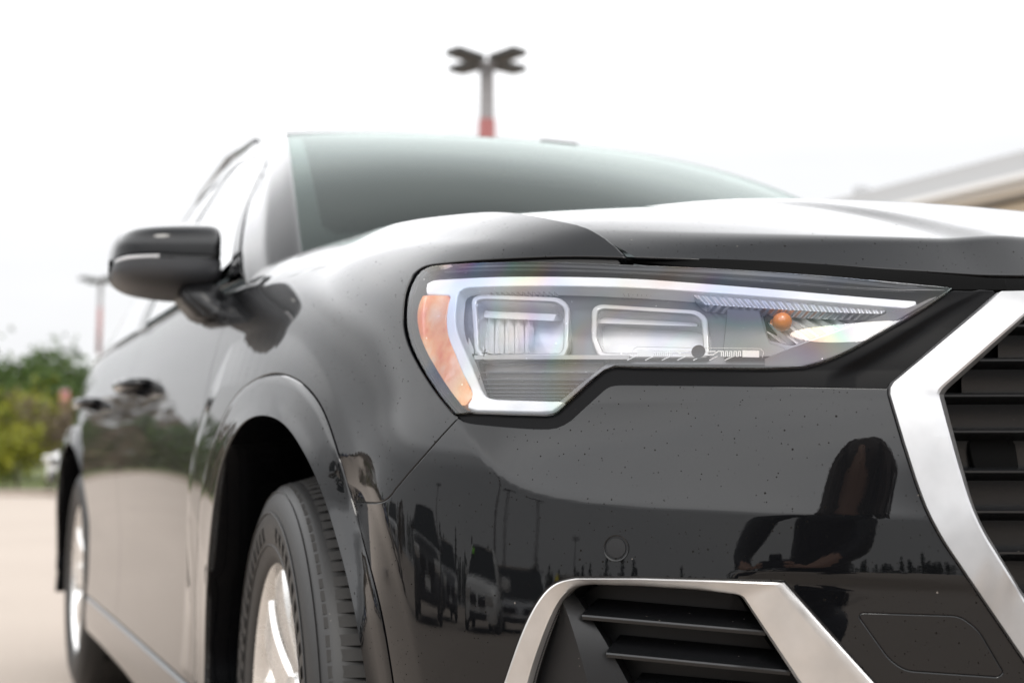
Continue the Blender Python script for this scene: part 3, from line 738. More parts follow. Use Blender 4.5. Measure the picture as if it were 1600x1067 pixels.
lamp_panel('bezel', BEZ, LAMPGREY, hl, .034, holes=[M1, M2, IND, LOWP])
# black-out band along the top of the cover
lamp_panel('black_band', cat(LENS_TOP[6:-1]+np.array([0, 1.2]), smooth([(1478, 453), (1400, 452), (1300, 446), (1200, 438), (1100, 431), (985, 424.5), (850, 420.5), (740, 421), (690, 423.5)], 40)), GLOSSBLK, hl, .004, depth=.001)
# daytime running light: one white guide running along the top and down the side
DRLP = cat(smooth([(667, 452), (667.5, 444), (675, 440), (700, 437.5), (760, 434.5), (880, 433.5), (1000, 437), (1100, 444), (1200, 452), (1300, 461), (1430, 472)], 50), line([(1430, 473), (1421, 479)]), smooth([(1415, 479), (1300, 470), (1200, 461.5), (1100, 454), (1000, 447.5), (900, 444.8), (800, 445), (742, 446.5), (724, 449), (715, 456), (711.5, 470), (709.5, 500), (713, 521), (723, 546), (736, 576), (749, 608)], 60), smooth([(750, 610), (758, 621), (772, 625.5)], 5), line([(775, 626), (862, 629), (878, 628.5)]), line([(862, 639.5), (845, 641), (745, 638.5), (733, 635)]), smooth([(733, 632), (740, 617), (728, 588), (713, 553), (702, 525), (699, 506), (701, 480), (705, 464)], 18), line([(703, 459.5), (668, 457.5)]))
lamp_panel('light_guide', DRLP, DRL, hl, .013, depth=.014, lip=.0018)
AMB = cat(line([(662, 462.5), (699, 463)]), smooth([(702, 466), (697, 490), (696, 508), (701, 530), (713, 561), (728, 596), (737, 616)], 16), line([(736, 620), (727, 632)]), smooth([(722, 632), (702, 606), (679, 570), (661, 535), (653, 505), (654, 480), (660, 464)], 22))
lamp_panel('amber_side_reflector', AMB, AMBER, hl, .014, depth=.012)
# lamp unit 1 and 2: bright ring, glass block, reflector facets behind
def ins(px, k): c = px.mean(0); return c+(px-c)*np.array(k)
for nm, Mx, fx in (('lamp_unit', M1, 8), ('lamp_unit', M2, 5)):
    u_ = lamp_panel(nm, ins(Mx, (1.0, 1.0)), LAMPSILVER, hl, .026, depth=.03, holes=[ins(Mx, (.96, .935))], lip=.0022)
    lamp_panel('unit_lens', ins(Mx, (.955, .925)), CLEAR, hl, .029, depth=.002)
    rb = szmap(ins(Mx, (.95, .95)), .06)
    lamp_panel('reflector_back', ins(Mx, (.98, .98)), LAMPWHITE, hl, .060, depth=.002)
    lo, hi = Mx.min(0), Mx.max(0)
    for k in range(fx if fx == 8 else 0):
        a = lo[0]+(hi[0]-lo[0])*(.14+.76*k/fx); b = lo[0]+(hi[0]-lo[0])*(.14+.76*(k+.86)/fx); t = lo[1]+(hi[1]-lo[1])*.34; bo = hi[1]-6
        q = szmap(np.array([(a, t), (b, t), (b+3, bo), (a+3, bo)]), .055); X = W(q[:, 0], q[:, 1], 0.); nrm = np.array([.5, .86, 0])
        V = np.array([X[0]+nrm*.060, X[1]+nrm*.060, X[2]+nrm*.034, X[3]+nrm*.034, (X[0]+X[1])/2+nrm*.050, (X[2]+X[3])/2+nrm*.027])
        mk('reflector_facet', V, [(0, 4, 5, 3), (4, 1, 2, 5)], LAMPWHITE if fx == 8 or k % 2 else CHROME, hl, smooth=False)
    # visor across the upper third of the unit
    vz = szmap(line([(lo[0]+12, lo[1]+(hi[1]-lo[1])*.30), (hi[0]-14, lo[1]+(hi[1]-lo[1])*.36)], 10), .05)
    sweep('visor', vz, [(.040, -.004), (.046, .004), (.062, .006), (.062, -.002)], LAMPWHITE, hl)
# shelf and fins under the units
shelf = szmap(line([(745, 558.5), (985, 558.5)], 12), .028); sweep('shelf', shelf, [(.024, -.0022), (.024, .0022), (.05, .003), (.05, -.003)], LAMPSILVER, hl)
lamp_panel('lower_panel', LOWP, LAMPWHITE, hl, .052, depth=.002)
for v_, a, b in ((567, 748, 945), (582, 752, 930), (593, 754, 915), (600, 756, 907), (606.5, 758, 900), (612.5, 760, 893), (618, 764, 886), (623, 770, 880)):
    fz = szmap(line([(a, v_), (b, v_+.5)], 10), .04); sweep('cooling_fin', fz, [(.036, -.0006), (.036, .0006), (.052, .0008), (.052, -.0008)], LAMPGREY, hl)
for k in range(13):
    for u0, du in ((770, 8.2), (975, 7.0)):
        a = szmap(np.array([(u0+k*du, 453.5), (u0+k*du+1.5, 461.5)]), .03); sweep('vent_rib', a, [(.026, -.0012), (.026, .0012), (.034, .0012), (.034, -.0012)], LAMPSILVER, hl)
# ribbed inner light strip
lamp_panel('ribbed_light_strip', cat(line([(1082, 457.5), (1200, 465), (1300, 473), (1390, 480)]), line([(1376, 489.5), (1300, 487), (1200, 481), (1104, 475), (1090, 466)])), RIBGUIDE, hl, .02, depth=.01)
# grey box, indicator reflector cells, bulb
lamp_panel('ballast_cover', rnd([(1138, 480), (1184, 482), (1195, 520), (1201, 536), (1226, 545), (1226, 556), (1130, 556)], 5), LAMPGREY, hl, .024, depth=.02)
iq = szmap(ins(IND, (1.06, 1.06)), .06); lo, hi = iq.min(0), iq.max(0); bm = bmesh.new(); nu, nv = 18, 8; vv = {}
for i in range(nu+1):
    for j in range(nv+1):
        s_ = lo[0]+(hi[0]-lo[0])*i/nu; z_ = lo[1]+(hi[1]-lo[1])*j/nv; vv[i, j] = bm.verts.new(W(s_, z_, .036+.010*((i+j) % 2)+.02*abs(j/nv-.5))[0])
for i in range(nu):
    for j in range(nv):
        f_ = (vv[i, j], vv[i+1, j], vv[i+1, j+1]); g_ = (vv[i, j], vv[i+1, j+1], vv[i, j+1]); bm.faces.new(f_); bm.faces.new(g_)
bmk('indicator_reflector', bm, LAMPWHITE, hl, False)
bs, bz = szmap(np.array([(1222, 503)]), .03)[0]; bc = W(bs, bz, .03)[0]; sck = W(*szmap(np.array([(1209, 506)]), .045)[0], .045)[0]; ax = Vector(bc-sck).normalized()
bm = bmesh.new(); pts = [Vector(sck)-ax*.004, Vector(sck)+ax*.004]; tube(bm, pts, [.0125, .0125], 24); bmk('bulb_socket', bm, DARKPL, hl, True, 40)
bm = bmesh.new(); L_ = (Vector(bc)-Vector(sck)).length
tube(bm, [Vector(sck)+ax*.003, Vector(sck)+ax*(L_*.45), Vector(sck)+ax*(L_*.6), Vector(bc)-ax*.002, Vector(bc)+ax*.004, Vector(bc)+ax*.0085, Vector(bc)+ax*.0095], [.0062, .0062, .0078, .0098, .0094, .006, .001], 24); bmk('bulb', bm, BULB, hl, True, 60)
# silver wedge along the lower inner edge
lamp_panel('inner_trim', cat(line([(1196, 561), (1236, 545), (1390, 489), (1430, 478), (1462, 463)]), smooth([(1462, 463.5), (1378, 513), (1316, 549), (1256, 569)], 16), line([(1250, 571), (1196, 571)])), LAMPMID, hl, .012, depth=.02)
# printed demister tracks with a round sensor dot, and the small aiming cross
bm = bmesh.new(); O_ = .0022
def px_strip(pts, wd, st=4.): strip(bm, szmap(line(pts, st), O_), wd, O_)
for y_ in (547, 549.5, 552, 554.5): px_strip([(996, y_), (1021, y_+.3)], .0020)
for y_ in (548, 550.5, 553, 555.5): px_strip([(1160, y_), (1186, y_+.6)], .0020)
def zig(u0, u1, v0, dv, n_):
    p = []
    for k in range(n_):
        a = u0+(u1-u0)*k/n_; b = u0+(u1-u0)*(k+.5)/n_; p += [(a, v0), (a, v0-dv), (b, v0-dv), (b, v0)]
    return p
px_strip(zig(1021, 1052, 555, 8, 5), .0011, 3.); px_strip(zig(1127, 1160, 556, 8, 5), .0011, 3.)
px_strip([(1052, 547), (1057, 547), (1064, 553), (1082, 553.5)], .0012); px_strip([(1058, 547), (1082, 548)], .0012); px_strip([(1098, 554), (1114, 553.5), (1122, 548), (1130, 548)], .0012); px_strip([(1098, 549), (1118, 548)], .0012)
for u_ in (980, 1008, 1034, 1058, 1083, 1108, 1132): px_strip([(u_, 562), (u_+13, 556)], .0008)
px_strip([(988, 555), (990, 544), (996, 540.5), (1188, 544), (1193, 549), (1191, 558)], .0004)
bmk('demister_print', bm, PRINTW, hl, False)
s0, z0 = szmap(np.array([(1091, 549)]), .001)[0]; c = W(s0, z0, .0008)[0]; nn = WN(np.array([s0]), np.array([z0]))[0]; bm = bmesh.new()
tube(bm, [c-nn*.0006, c+nn*.0004], .0069, 28); bmk('sensor_dot', bm, PRINTB, hl, False)
bm = bmesh.new(); px_strip([(754, 551.5), (763, 550)], .0011); px_strip([(759.5, 545), (756.5, 556)], .0011)
for k in range(8): px_strip([(755.5-k*.75, 560+k*4.2), (755-k*.75, 562.6+k*4.2)], .0007, 2.)
bmk('aiming_mark', bm, PRINTB, hl, False)
lens_o = panel('lens_cover', lens, LENS, hl, off=-.0005, lip=.0022, depth=.006, ds=.012, dz=.008)
# rubber strip between wing edge and cover, and the gloss black surround under the lamp
RUB = cat(smooth([(656, 424), (690, 411.5), (740, 407.5), (820, 403.5), (960, 402)], 34), line([(968, 411), (960, 413)]), smooth([(950, 413), (850, 409.5), (740, 411), (690, 414), (660, 423)], 30)[:-1])
lamp_panel('rubber_strip', RUB, RUBBER, hl, .006, depth=.003)
SEAL = cat(smooth([(940, 400), (985, 402), (1100, 404.5), (1300, 414), (1490, 430), (1570, 437)], 60), line([(1570, 452), (1490, 451.5)]), LENS_TOP[::-1][1:26]-np.array([0, .8]))
lamp_panel('bonnet_seal', SEAL, VOID, hl, .012, depth=.004)
FILL = cat(szmap(LENS_B), szmap(line([(712, 648), (716, 652)])), bumpTop, gOut[::-1][len(gOut)-1-np.argmin(np.abs(gOut[:, 1]-bumpTop[-1, 1])):], szmap(line([(1556, 452), (1492, 450)])))
SCOOP = szmap(smooth([(1291, 592), (1330, 575), (1400, 536), (1470, 492), (1545, 452)], 20)); _o = np.argsort(SCOOP[:, 0]); SCS, SCZ = SCOOP[_o, 0], SCOOP[_o, 1]
def scoop(s, z):
    zc = np.interp(s, SCS, SCZ); h = zc-z; k = np.interp(s, [SCS[0]-.02, SCS[0], SCS[-1]-.03, SCS[-1]], [1, 1, 1, 0]); return k*(.007*(1/(1+np.exp(-np.clip(h/.0025, -40, 40))))-.06*np.clip(h, 0, .09))
EXTRA.append(scoop)
panel('lamp_surround', FILL, SURR, car, gap=.0014, off=.0035, ds=.0045, dz=.0025)
EXTRA.pop()

# ------------------------------------------------------------------ grille
GI = cat(line([(1640, 468), (1486, 606)]), smooth([(1486, 606), (1479, 614), (1479.5, 622)], 4)[1:], line([(1479.5, 622), (1500, 700), (1520, 772)])[1:], smooth([(1520, 772), (1531, 803), (1546, 833)], 6)[1:], line([(1546, 833), (1600, 922)])[1:])
gIn = szmap(GI); gi_c = np.array([gIn[-1, 0]-.72*(gIn[-1, 1]-Z_GB-.045), Z_GB+.045])
Z_GT = .868; gt = gOut[0]
frame_out = cat(gOut, [g_c, (0, Z_GB)]); frame_in = cat(gIn, [gi_c, (0, Z_GB+.045)])
top_out = np.array([(0, gt[1]+.010)]); top_in = np.array([(0, gIn[0, 1]+.0)])
FO = cat(top_out, gOut, [g_c, (0, Z_GB)]); FI = cat(top_in, gIn, [gi_c, (0, Z_GB+.045)])
def corner_resample(P, marks, counts):
    o = []
    for (a, b), c in zip(zip(marks[:-1], marks[1:]), counts):
        q = resample_n(P[a:b+1], c); o.append(q if len(o) == 0 else q[1:])
    return np.concatenate(o)
ko = [0, 1, 1+np.argmin(np.abs(gOut[:, 0]-gOut[:, 0].max())), len(gOut), len(gOut)+1, len(gOut)+2]; ki = [0, 1, 1+np.argmin(np.abs(gIn[:, 0]-gIn[:, 0].max())), len(gIn), len(gIn)+1, len(gIn)+2]
cn = [16, 26, 50, 14, 20]; A = corner_resample(FO, ko, cn); B = corner_resample(FI, ki, cn)
prof = [(.0, .02), (.0, .001), (.006, -.0045), (.02, -.006), (.5, -.0055), (.80, -.005), (.86, -.0035), (.97, .006), (1.0, .009), (1.0, .045)]
X = np.array([W((A+(B-A)*f)[:, 0], (A+(B-A)*f)[:, 1], o) for f, o in prof])
gframe = grid_obj('grille_frame', X, SATIN, car, split=24, mirror=True)
# recessed concave backing and slats running right across
bz0, bz1 = Z_GB+.03, .90
sv = np.linspace(0, gIn[:, 0].max()+.035, 50); zv = np.linspace(bz0, bz1, 60)
SLZ = [W(*szmap(np.array([(1540, v_)]), .016)[0])[0, 2] for v_ in (562, 617, 673, 735.5, 798, 862)]
dzs = SLZ[3]-SLZ[4]; SLZ = SLZ+[SLZ[-1]-dzs*k for k in (1, 2, 3)]; SLZ = [SLZ[0]+(SLZ[0]-SLZ[1])]+SLZ
def s_in(z): return np.interp(z, *(lambda o: (gIn[o, 1], gIn[o, 0]))(np.argsort(gIn[:, 1])))
X = np.array([[W(s_, z_, .052)[0] for s_ in np.concatenate([-sv[::-1], sv[1:]])] for z_ in zv]); gback = grid_obj('grille_backing', X, VOID, car)
for i, z_ in enumerate(SLZ):
    if z_ < Z_GB+.05: continue
    sm = (s_in(z_) if z_ > gIn[-1, 1] else np.interp(z_, [gi_c[1], gIn[-1, 1]], [gi_c[0], gIn[-1, 0]]))+.012; pth = np.stack([np.linspace(sm, 0, 30), np.full(30, z_)], 1); zl = SLZ[i+1]-z_ if i+1 < len(SLZ) else -dzs
    # bright nose, then a concave blade sloping back down to the next slat
    sweep('grille_slat', pth, [(.014, .0010), (.0128, .0002), (.0128, -.0016), (.014, -.0028), (.019, -.0042), (.030, zl*.25), (.036, zl*.55), (.036, zl*.96), (.046, zl*.96), (.046, .004), (.022, .0026)], SLAT, gframe, full=True)
# opening of the radar window between two slats
HOL = szmap(rnd([(1513, 680), (1579, 680), (1586, 727), (1524, 727)], 9), .032); panel('radar_window', HOL, VOID, gframe, off=.030, depth=.004)

# ------------------------------------------------------------------ lower vent in the bumper corner
A = resample_n(cat(fogO, fogO[:1]), 200)
def match(A, B):
    c = A.mean(0); aa = np.unwrap(np.arctan2(A[:, 1]-c[1], A[:, 0]-c[0])); 
    Bc = np.concatenate([B, B[:1]]); Bd = resample_n(Bc, 1200); c2 = B.mean(0); res = []
    a0 = np.arctan2(A[:, 1]-c[1], A[:, 0]-c[0]); b0 = np.arctan2(Bd[:, 1]-c2[1], Bd[:, 0]-c2[0])
    for x in a0: res.append(Bd[np.argmin(np.abs(np.angle(np.exp(1j*(b0-x)))))])
    return np.array(res)
marks_o = [0, 25, 29+26, 29+26+9]
def pieces(P, brk, cn):
    P = np.concatenate([P, P[:1]]); o = []
    idx = [int(np.argmin(np.linalg.norm(P[:-1]-q, axis=1))) for q in brk]+[len(P)-1]
    for a, b, c in zip(idx[:-1], idx[1:], cn): o.append(resample_n(P[a:b+1], c)[:-1])
    return np.concatenate(o)
bo = [szmap(np.array([p]))[0] for p in ((772, 1120), (900, 902.5), (1226, 909), (1440, 1146), (800, 1160))]; bi = [szmap(np.array([p]))[0] for p in ((812, 1105), (922, 914), (1160, 936), (1283, 1130), (830, 1124))]
bo[0] = fogO[0]; bi[0] = fogI[0]; cn = [50, 50, 50, 50, 14]; A = pieces(fogO, bo, cn); B = pieces(fogI, bi, cn)
prof = [(.0, .03), (.0, .003), (.02, -.0005), (.06, -.0022), (.16, -.003), (.24, -.0022), (.5, .0005), (.82, .0035), (.95, .006), (1.0, .010), (1.0, .022)]
X = np.array([W((A+(B-A)*f)[:, 0], (A+(B-A)*f)[:, 1], o) for f, o in prof]); X = X.transpose(0, 1, 2)
vent = grid_obj('vent_frame', X, SATIN2, car, closed=True, split=26)
# dark tray behind, inner walls, diagonal fin and slats
X = np.array([W(B[:, 0], B[:, 1], o) for o in (.016, .03, .075)]); grid_obj('vent_wall', X, BLACKPL, vent, closed=True)
panel('vent_back', fogI, BLACKPL, vent, off=.062, depth=.002)
for a, b in (((910, 960), (1196, 985)), ((948, 1019), (1234, 1047)), ((985, 1080), (1270, 1107))):
    q = szmap(line([a, b], 12), .018); sweep('vent_slat', q, [(.017, .0002), (.0165, -.0014), (.018, -.0045), (.03, -.006), (.06, -.004), (.06, .012), (.040, .0075), (.022, .0022)], SLAT, vent)
# fin: a three-sided spear leaning from the upper corner down to the right
FQ = [szmap(np.array(p), .03) for p in ([(868, 935), (836, 1010), (812, 1100)], [(884, 920), (908, 990), (938, 1100)], [(893, 918), (946, 1000), (1000, 1100)])]
fa = W(FQ[0][:, 0], FQ[0][:, 1], .034); fb = W(FQ[1][:, 0], FQ[1][:, 1], .014); fc_ = W(FQ[2][:, 0], FQ[2][:, 1], .028)
fd = fc_+np.array([.02, .03, 0]); X = np.array([[natspline([0, 1, 2], q, np.linspace(0, 2, 14))] for q in (fa, fb, fc_, fd)])[:, 0]; grid_obj('vent_fin', X, DARKPL, vent, split=20)
for o in (hl, vent):
    c = copy_tree(o, car); c.scale.x = -1
o = [q for q in car.children if q.name.startswith('lamp_surround')][0].copy(); col.objects.link(o); o.scale.x = -1; o.parent = car
for nm in ('front_wing', 'wheel_arch_trim'):
    o = [q for q in car.children if q.name == nm][0].copy(); col.objects.link(o); o.scale.x = -1; o.parent = car
# ------------------------------------------------------------------ flank: doors, rear quarter, sill
BELT = 1.052
def side_poly(y0, y1, z0=.335, z1=BELT, k=8):
    a, b = s_at(-.932, y0), s_at(-.932, y1)
    return cat(np.stack([np.linspace(a, b, k), np.full(k, z1)], 1), np.stack([np.full(k, b), np.linspace(z1, z0, k)], 1)[1:], np.stack([np.linspace(b, a, k), np.full(k, z0)], 1)[1:], np.stack([np.full(k, a), np.linspace(z0, z1, k)], 1)[1:-1])
SHIFT = 2.68
rA = aSeamX.copy(); rA[:, 0] += SHIFT
def front_of(poly_y0, poly_y1): pass
fd_ = panel('front_door', side_poly(1.425, 2.52), PAINT, car, gap=.002, ds=.02, dz=.008)
# rear door: cut along the rear arch
a, b = s_at(-.932, 2.52), s_at(-.930, 3.42); fr = rA[rA[:, 0] < b]; fr = fr[(fr[:, 1] > .335)]; o_ = fr[np.argsort(fr[:, 0])]
rd_ = panel('rear_door', cat([(a, BELT), (b, BELT), (b, np.interp(b, o_[:, 0], o_[:, 1])+.003)], fr[np.argsort(-fr[:, 0])][1:], [(fr[np.argmin(fr[:, 1])][0], .335), (a, .335)]), PAINT, car, gap=.002, ds=.02, dz=.008)
c_ = s_at(-.80, 4.41); bk = rA[rA[:, 0] > b]
rq_ = panel('rear_quarter', cat([(b, BELT), (c_, BELT), (c_, .30), (bk[-1, 0]+.05, .27)], bk[::-1], [(b, np.interp(b, o_[:, 0], o_[:, 1])+.003)]), PAINT, car, gap=.002, ds=.02, dz=.01)
X = np.array([W(np.linspace(c_, SS[-1]-.002, 30), np.full(30, z_)) for z_ in np.linspace(.30, BELT, 20)]); grid_obj('tailgate', X, PAINT, car, mirror=True)
sp = np.stack([np.linspace(aSeamX[-1, 0]+.0, rA[0, 0], 60), np.full(60, .33)], 1)
sweep('sill', sp, [(.006, 0.), (-.002, -.006), (-.004, -.05), (.0, -.09), (.02, -.12), (.10, -.13), (.10, 0.)], PAINT, car)
# rear arch trim shares the front one's mesh
at_ = [q for q in car.children if q.name == 'wheel_arch_trim'][0]
r_ = at_.copy(); col.objects.link(r_); r_.parent = car; r_.location = (-.004, SHIFT, 0)
# door handles
def handle(y, parent):
    s_ = s_at(-.932, y); bm = bmesh.new(); p = [W(s_+q, .885+h_, o)[0] for q, h_, o in ((-.11, 0, .002), (-.095, .001, -.030), (-.05, .002, -.042), (.05, .002, -.044), (.095, .001, -.034), (.115, 0, .002))]
    tube(bm, p, [.012, .014, .013, .013, .014, .012], 12); return bmk('door_handle', bm, PAINT, parent)
handle(2.27, fd_); handle(3.24, rd_)
for n_ in ('front_door', 'rear_door', 'rear_quarter', 'sill'):
    o = [q for q in car.children if q.name == n_][0]; c = copy_tree(o, car); c.scale.x = -1
r2 = r_.copy(); col.objects.link(r2); r2.parent = car; r2.scale.x = -1; r2.location.x = .004

# ------------------------------------------------------------------ greenhouse
def zt(y): return np.interp(y, [2.1, 2.4, 2.8, 3.3, 3.9, 4.2], [1.474, 1.505, 1.520, 1.512, 1.462, 1.40])
def G(y, h):
    """side of the cabin: h 0 at the belt, 1 at the roof gutter"""
    xb = np.interp(y, [1.3, 1.8, 3.2, 4.3], [.842, .862, .862, .80]); xt = np.interp(y, [2.0, 2.4, 3.0, 3.8, 4.3], [.60, .628, .628, .585, .54])
    hp = max(h, 0)**1.25+min(h, 0)*.3
    return np.array([-(xb+(xt-xb)*hp), y, BELT-.004+(zt(y)-BELT+.004)*h])
def A_y(h): return 1.40+.80*h-.10*h*(1-h)
def D_y(h): return 4.30-.55*h
def wsx(q, b):
    """windscreen: q -1..1 across, b 0 cowl .. 1 roof"""
    e0 = np.array([.748, 1.44, 1.085]); e1 = np.array([.604, 2.15, 1.479]); c0 = np.array([0, 1.15, 1.095]); c1 = np.array([0, 2.03, 1.492])
    e = e0+(e1-e0)*b+np.array([.012, -.03, .022])*4*b*(1-b); c = c0+(c1-c0)*b+np.array([0, -.03, .045])*4*b*(1-b)
    return np.array([e[0]*q, c[1]+(e[1]-c[1])*abs(q)**2.2, c[2]+(e[2]-c[2])*abs(q)**2.4])
X = np.array([[wsx(q, b) for q in np.linspace(-1, 1, 40)] for b in np.linspace(0, 1, 24)]); ws = grid_obj('windscreen', X, WINDSCREEN, car)
# black printed border round the glass
def border(bm, P0, P1):
    n_ = len(P0); v = [bm.verts.new(p) for p in P0]+[bm.verts.new(p) for p in P1]
    for i in range(n_-1): bm.faces.new((v[i], v[i+1], v[n_+i+1], v[n_+i]))
bm = bmesh.new(); dn = np.array([0, .004, -.004])
for sg in (-1, 1): border(bm, [wsx(sg*.995, b)+dn for b in np.linspace(0, 1, 24)], [wsx(sg*(.88 if b < .06 else .925 if b < .1 else .95), b)+dn for b in np.linspace(0, 1, 24)])
border(bm, [wsx(q, .0)+dn for q in np.linspace(-.99, .99, 40)], [wsx(q, .085)+dn for q in np.linspace(-.99, .99, 40)])
border(bm, [wsx(q, 1.)+dn for q in np.linspace(-.99, .99, 40)], [wsx(q, .95)+dn for q in np.linspace(-.99, .99, 40)])
bmk('glass_border', bm, GLOSSBLK, ws)
bm = bmesh.new(); P = wsx(.0, .88)+np.array([0, .06, -.05]); box(bm, P, (.24, .03, .07), bev=.012); box(bm, P+np.array([0, -.02, .035]), (.10, .05, .05), bev=.01); bmk('rear_view_mirror', bm, BLACKPL, ws)
# roof
def roofpt(q, t):
    y = 2.15+(4.05-2.15)*t; g = G(y, 1.); yc = 2.03+(4.10-2.03)*t; zc = np.interp(t, [0, .15, .35, .6, .85, 1], [1.492, 1.522, 1.538, 1.539, 1.516, 1.477])
    return np.array([g[0]*-q, yc+(y-yc)*abs(q)**2.2, zc+(g[2]-zc)*abs(q)**(2.4+.8*min(1, t/.25))])
X = np.array([[roofpt(q, t) for q in np.linspace(-1, 1, 48)] for t in np.linspace(0, 1, 30)]); grid_obj('roof', X, PAINT, car)
X = np.array([[roofpt(q*.97, t)-np.array([0, 0, .03]) for q in np.linspace(-1, 1, 24)] for t in np.linspace(0.02, .97, 16)]); grid_obj('headliner', X, SEAT, car)
# pillar between windscreen and door glass
hh = np.linspace(-.22, 1, 28)
def pil(h): a = wsx(-1.0, h)+np.array([-.004, .0, .0]); b = G(A_y(h)+.075, h); m_ = (a+b)/2+np.array([-.012, -.014, .008]); return np.array([a+np.array([.010, .004, -.012]), a, .7*a+.3*b+np.array([-.010, -.010, .006]), m_, .25*a+.75*b+np.array([-.006, -.006, .003]), b, b+np.array([.02, .0, 0])])
X = np.array([natspline(np.arange(7.), pil(h), np.linspace(0, 6, 22)) for h in hh]); p_ = grid_obj('windscreen_pillar', X, PAINT, car)
c = p_.copy(); col.objects.link(c); c.parent = car; c.scale.x = -1
# side glazing and its frame
def side_patch(y0f, y1f, h0, h1, n1=20, n2=14): return np.array([[G(y0f(h)+(y1f(h)-y0f(h))*t, h) for t in np.linspace(0, 1, n1)] for h in np.linspace(h0, h1, n2)])
gl = grid_obj('front_side_window', side_patch(lambda h: A_y(h)+.12, lambda h: 2.56-.03*h, .03, .90), SIDEGLASS, car)
gr_ = grid_obj('rear_side_window', side_patch(lambda h: 2.68-.03*h, lambda h: 3.42-.12*h, .03, .90), SIDEGLASS, car)
gq = grid_obj('quarter_window', side_patch(lambda h: 3.48-.12*h, lambda h: 3.95-.42*h, .05, .88), SIDEGLASS, car)
f1 = grid_obj('window_frame', side_patch(lambda h: A_y(h)+.068, lambda h: A_y(h)+.125, .0, .95)-np.array([.003, 0, 0]), PAINT, car)
f2 = grid_obj('window_frame', side_patch(lambda h: A_y(.93)+.05, lambda h: 4.0-.5*h, .89, 1.005, 40, 6)-np.array([.003, 0, 0]), PAINT, car)
f3 = grid_obj('centre_pillar', side_patch(lambda h: 2.545-.03*h, lambda h: 2.69-.03*h, .0, .92)-np.array([.002, 0, 0]), GLOSSBLK, car)
f4 = grid_obj('rear_pillar', side_patch(lambda h: 3.93-.42*h, lambda h: D_y(h), .0, 1.0)-np.array([.002, 0, 0]), PAINT, car)
f5 = grid_obj('rear_pillar', side_patch(lambda h: 3.41-.12*h, lambda h: 3.49-.12*h, .0, .9)-np.array([.002, 0, 0]), GLOSSBLK, car)
sweep('belt_trim', np.stack([np.linspace(s_at(-.932, 1.46), s_at(-.93, 4.0), 60), np.full(60, BELT-.001)], 1), [(.004, 0), (-.001, .003), (.0, .013), (.010, .015), (.012, 0)], GLOSSBLK, car)
bm = bmesh.new(); tube(bm, [G(y, 1.)+np.array([.02, 0, .03+dz_]) for y, dz_ in ((2.42, -.03), (2.47, 0), (2.8, .012), (3.3, .008), (3.75, -.01), (3.82, -.04))], .011, 8); rl = bmk('roof_rail', bm, GLOSSBLK, car)
for o in (gl, gr_, gq, f1, f2, f3, f4, f5, rl):
    c = o.copy(); col.objects.link(c); c.parent = car; c.scale.x = -1
X = np.array([[np.array([q*(.70-.12*t), 4.30-.36*t+.04*(1-abs(q)**2), 1.05+.40*t]) for q in np.linspace(-1, 1, 20)] for t in np.linspace(0, 1, 8)]); grid_obj('rear_window', X, SIDEGLASS, car)
# cabin: dashboard, seats, steering wheel, floor
bm = bmesh.new(); box(bm, (0, 1.62, .98), (1.36, .5, .16), bev=.05); bmk('dashboard', bm, SEAT, car)
bm = bmesh.new(); box(bm, (0, 2.7, .34), (1.5, 3.0, .04)); bmk('cabin_floor', bm, VOID, car, False)
for sx in (-.38, .38):
    for y in (2.35, 3.25):
        bm = bmesh.new(); box(bm, (sx, y, .62), (.5, .5, .18), bev=.05); bm2 = [(sx, y+.24+.16*t, .7+.5*t) for t in np.linspace(0, 1, 5)]
        for p in bm2: box(bm, p, (.46, .13, .2), bev=.04)
        box(bm, (sx, y+.44, 1.33), (.26, .10, .18), bev=.04); bmk('seat', bm, SEAT, car)
bm = bmesh.new(); ring = [(.38+.185*math.cos(a), 1.98+.06*math.sin(a), 1.0+.175*math.sin(a)) for a in np.linspace(0, 2*math.pi, 33)]; tube(bm, ring, .014, 8, False); tube(bm, [(.2, 1.98, 1.0), (.38, 1.95, 1.0), (.56, 1.98, 1.0)], .02, 8); bmk('steering_wheel', bm, BLACKPL, car)
# wiper lying on the glass
bm = bmesh.new(); tube(bm, [wsx(-.86, .02)+np.array([0, -.01, .012]), wsx(-.5, .06)+np.array([0, -.012, .016]), wsx(-.1, .12)+np.array([0, -.012, .014])], [.010, .008, .005], 8); bmk('wiper', bm, RUBBER, car)
X = np.array([[wsx(q, 0)+np.array([0, -.09+.09*t, -.012+.006*t-.02*(1-t)]) for q in np.linspace(-1, 1, 30)] for t in np.linspace(0, 1, 5)]); grid_obj('cowl', X, BLACKPL, car)

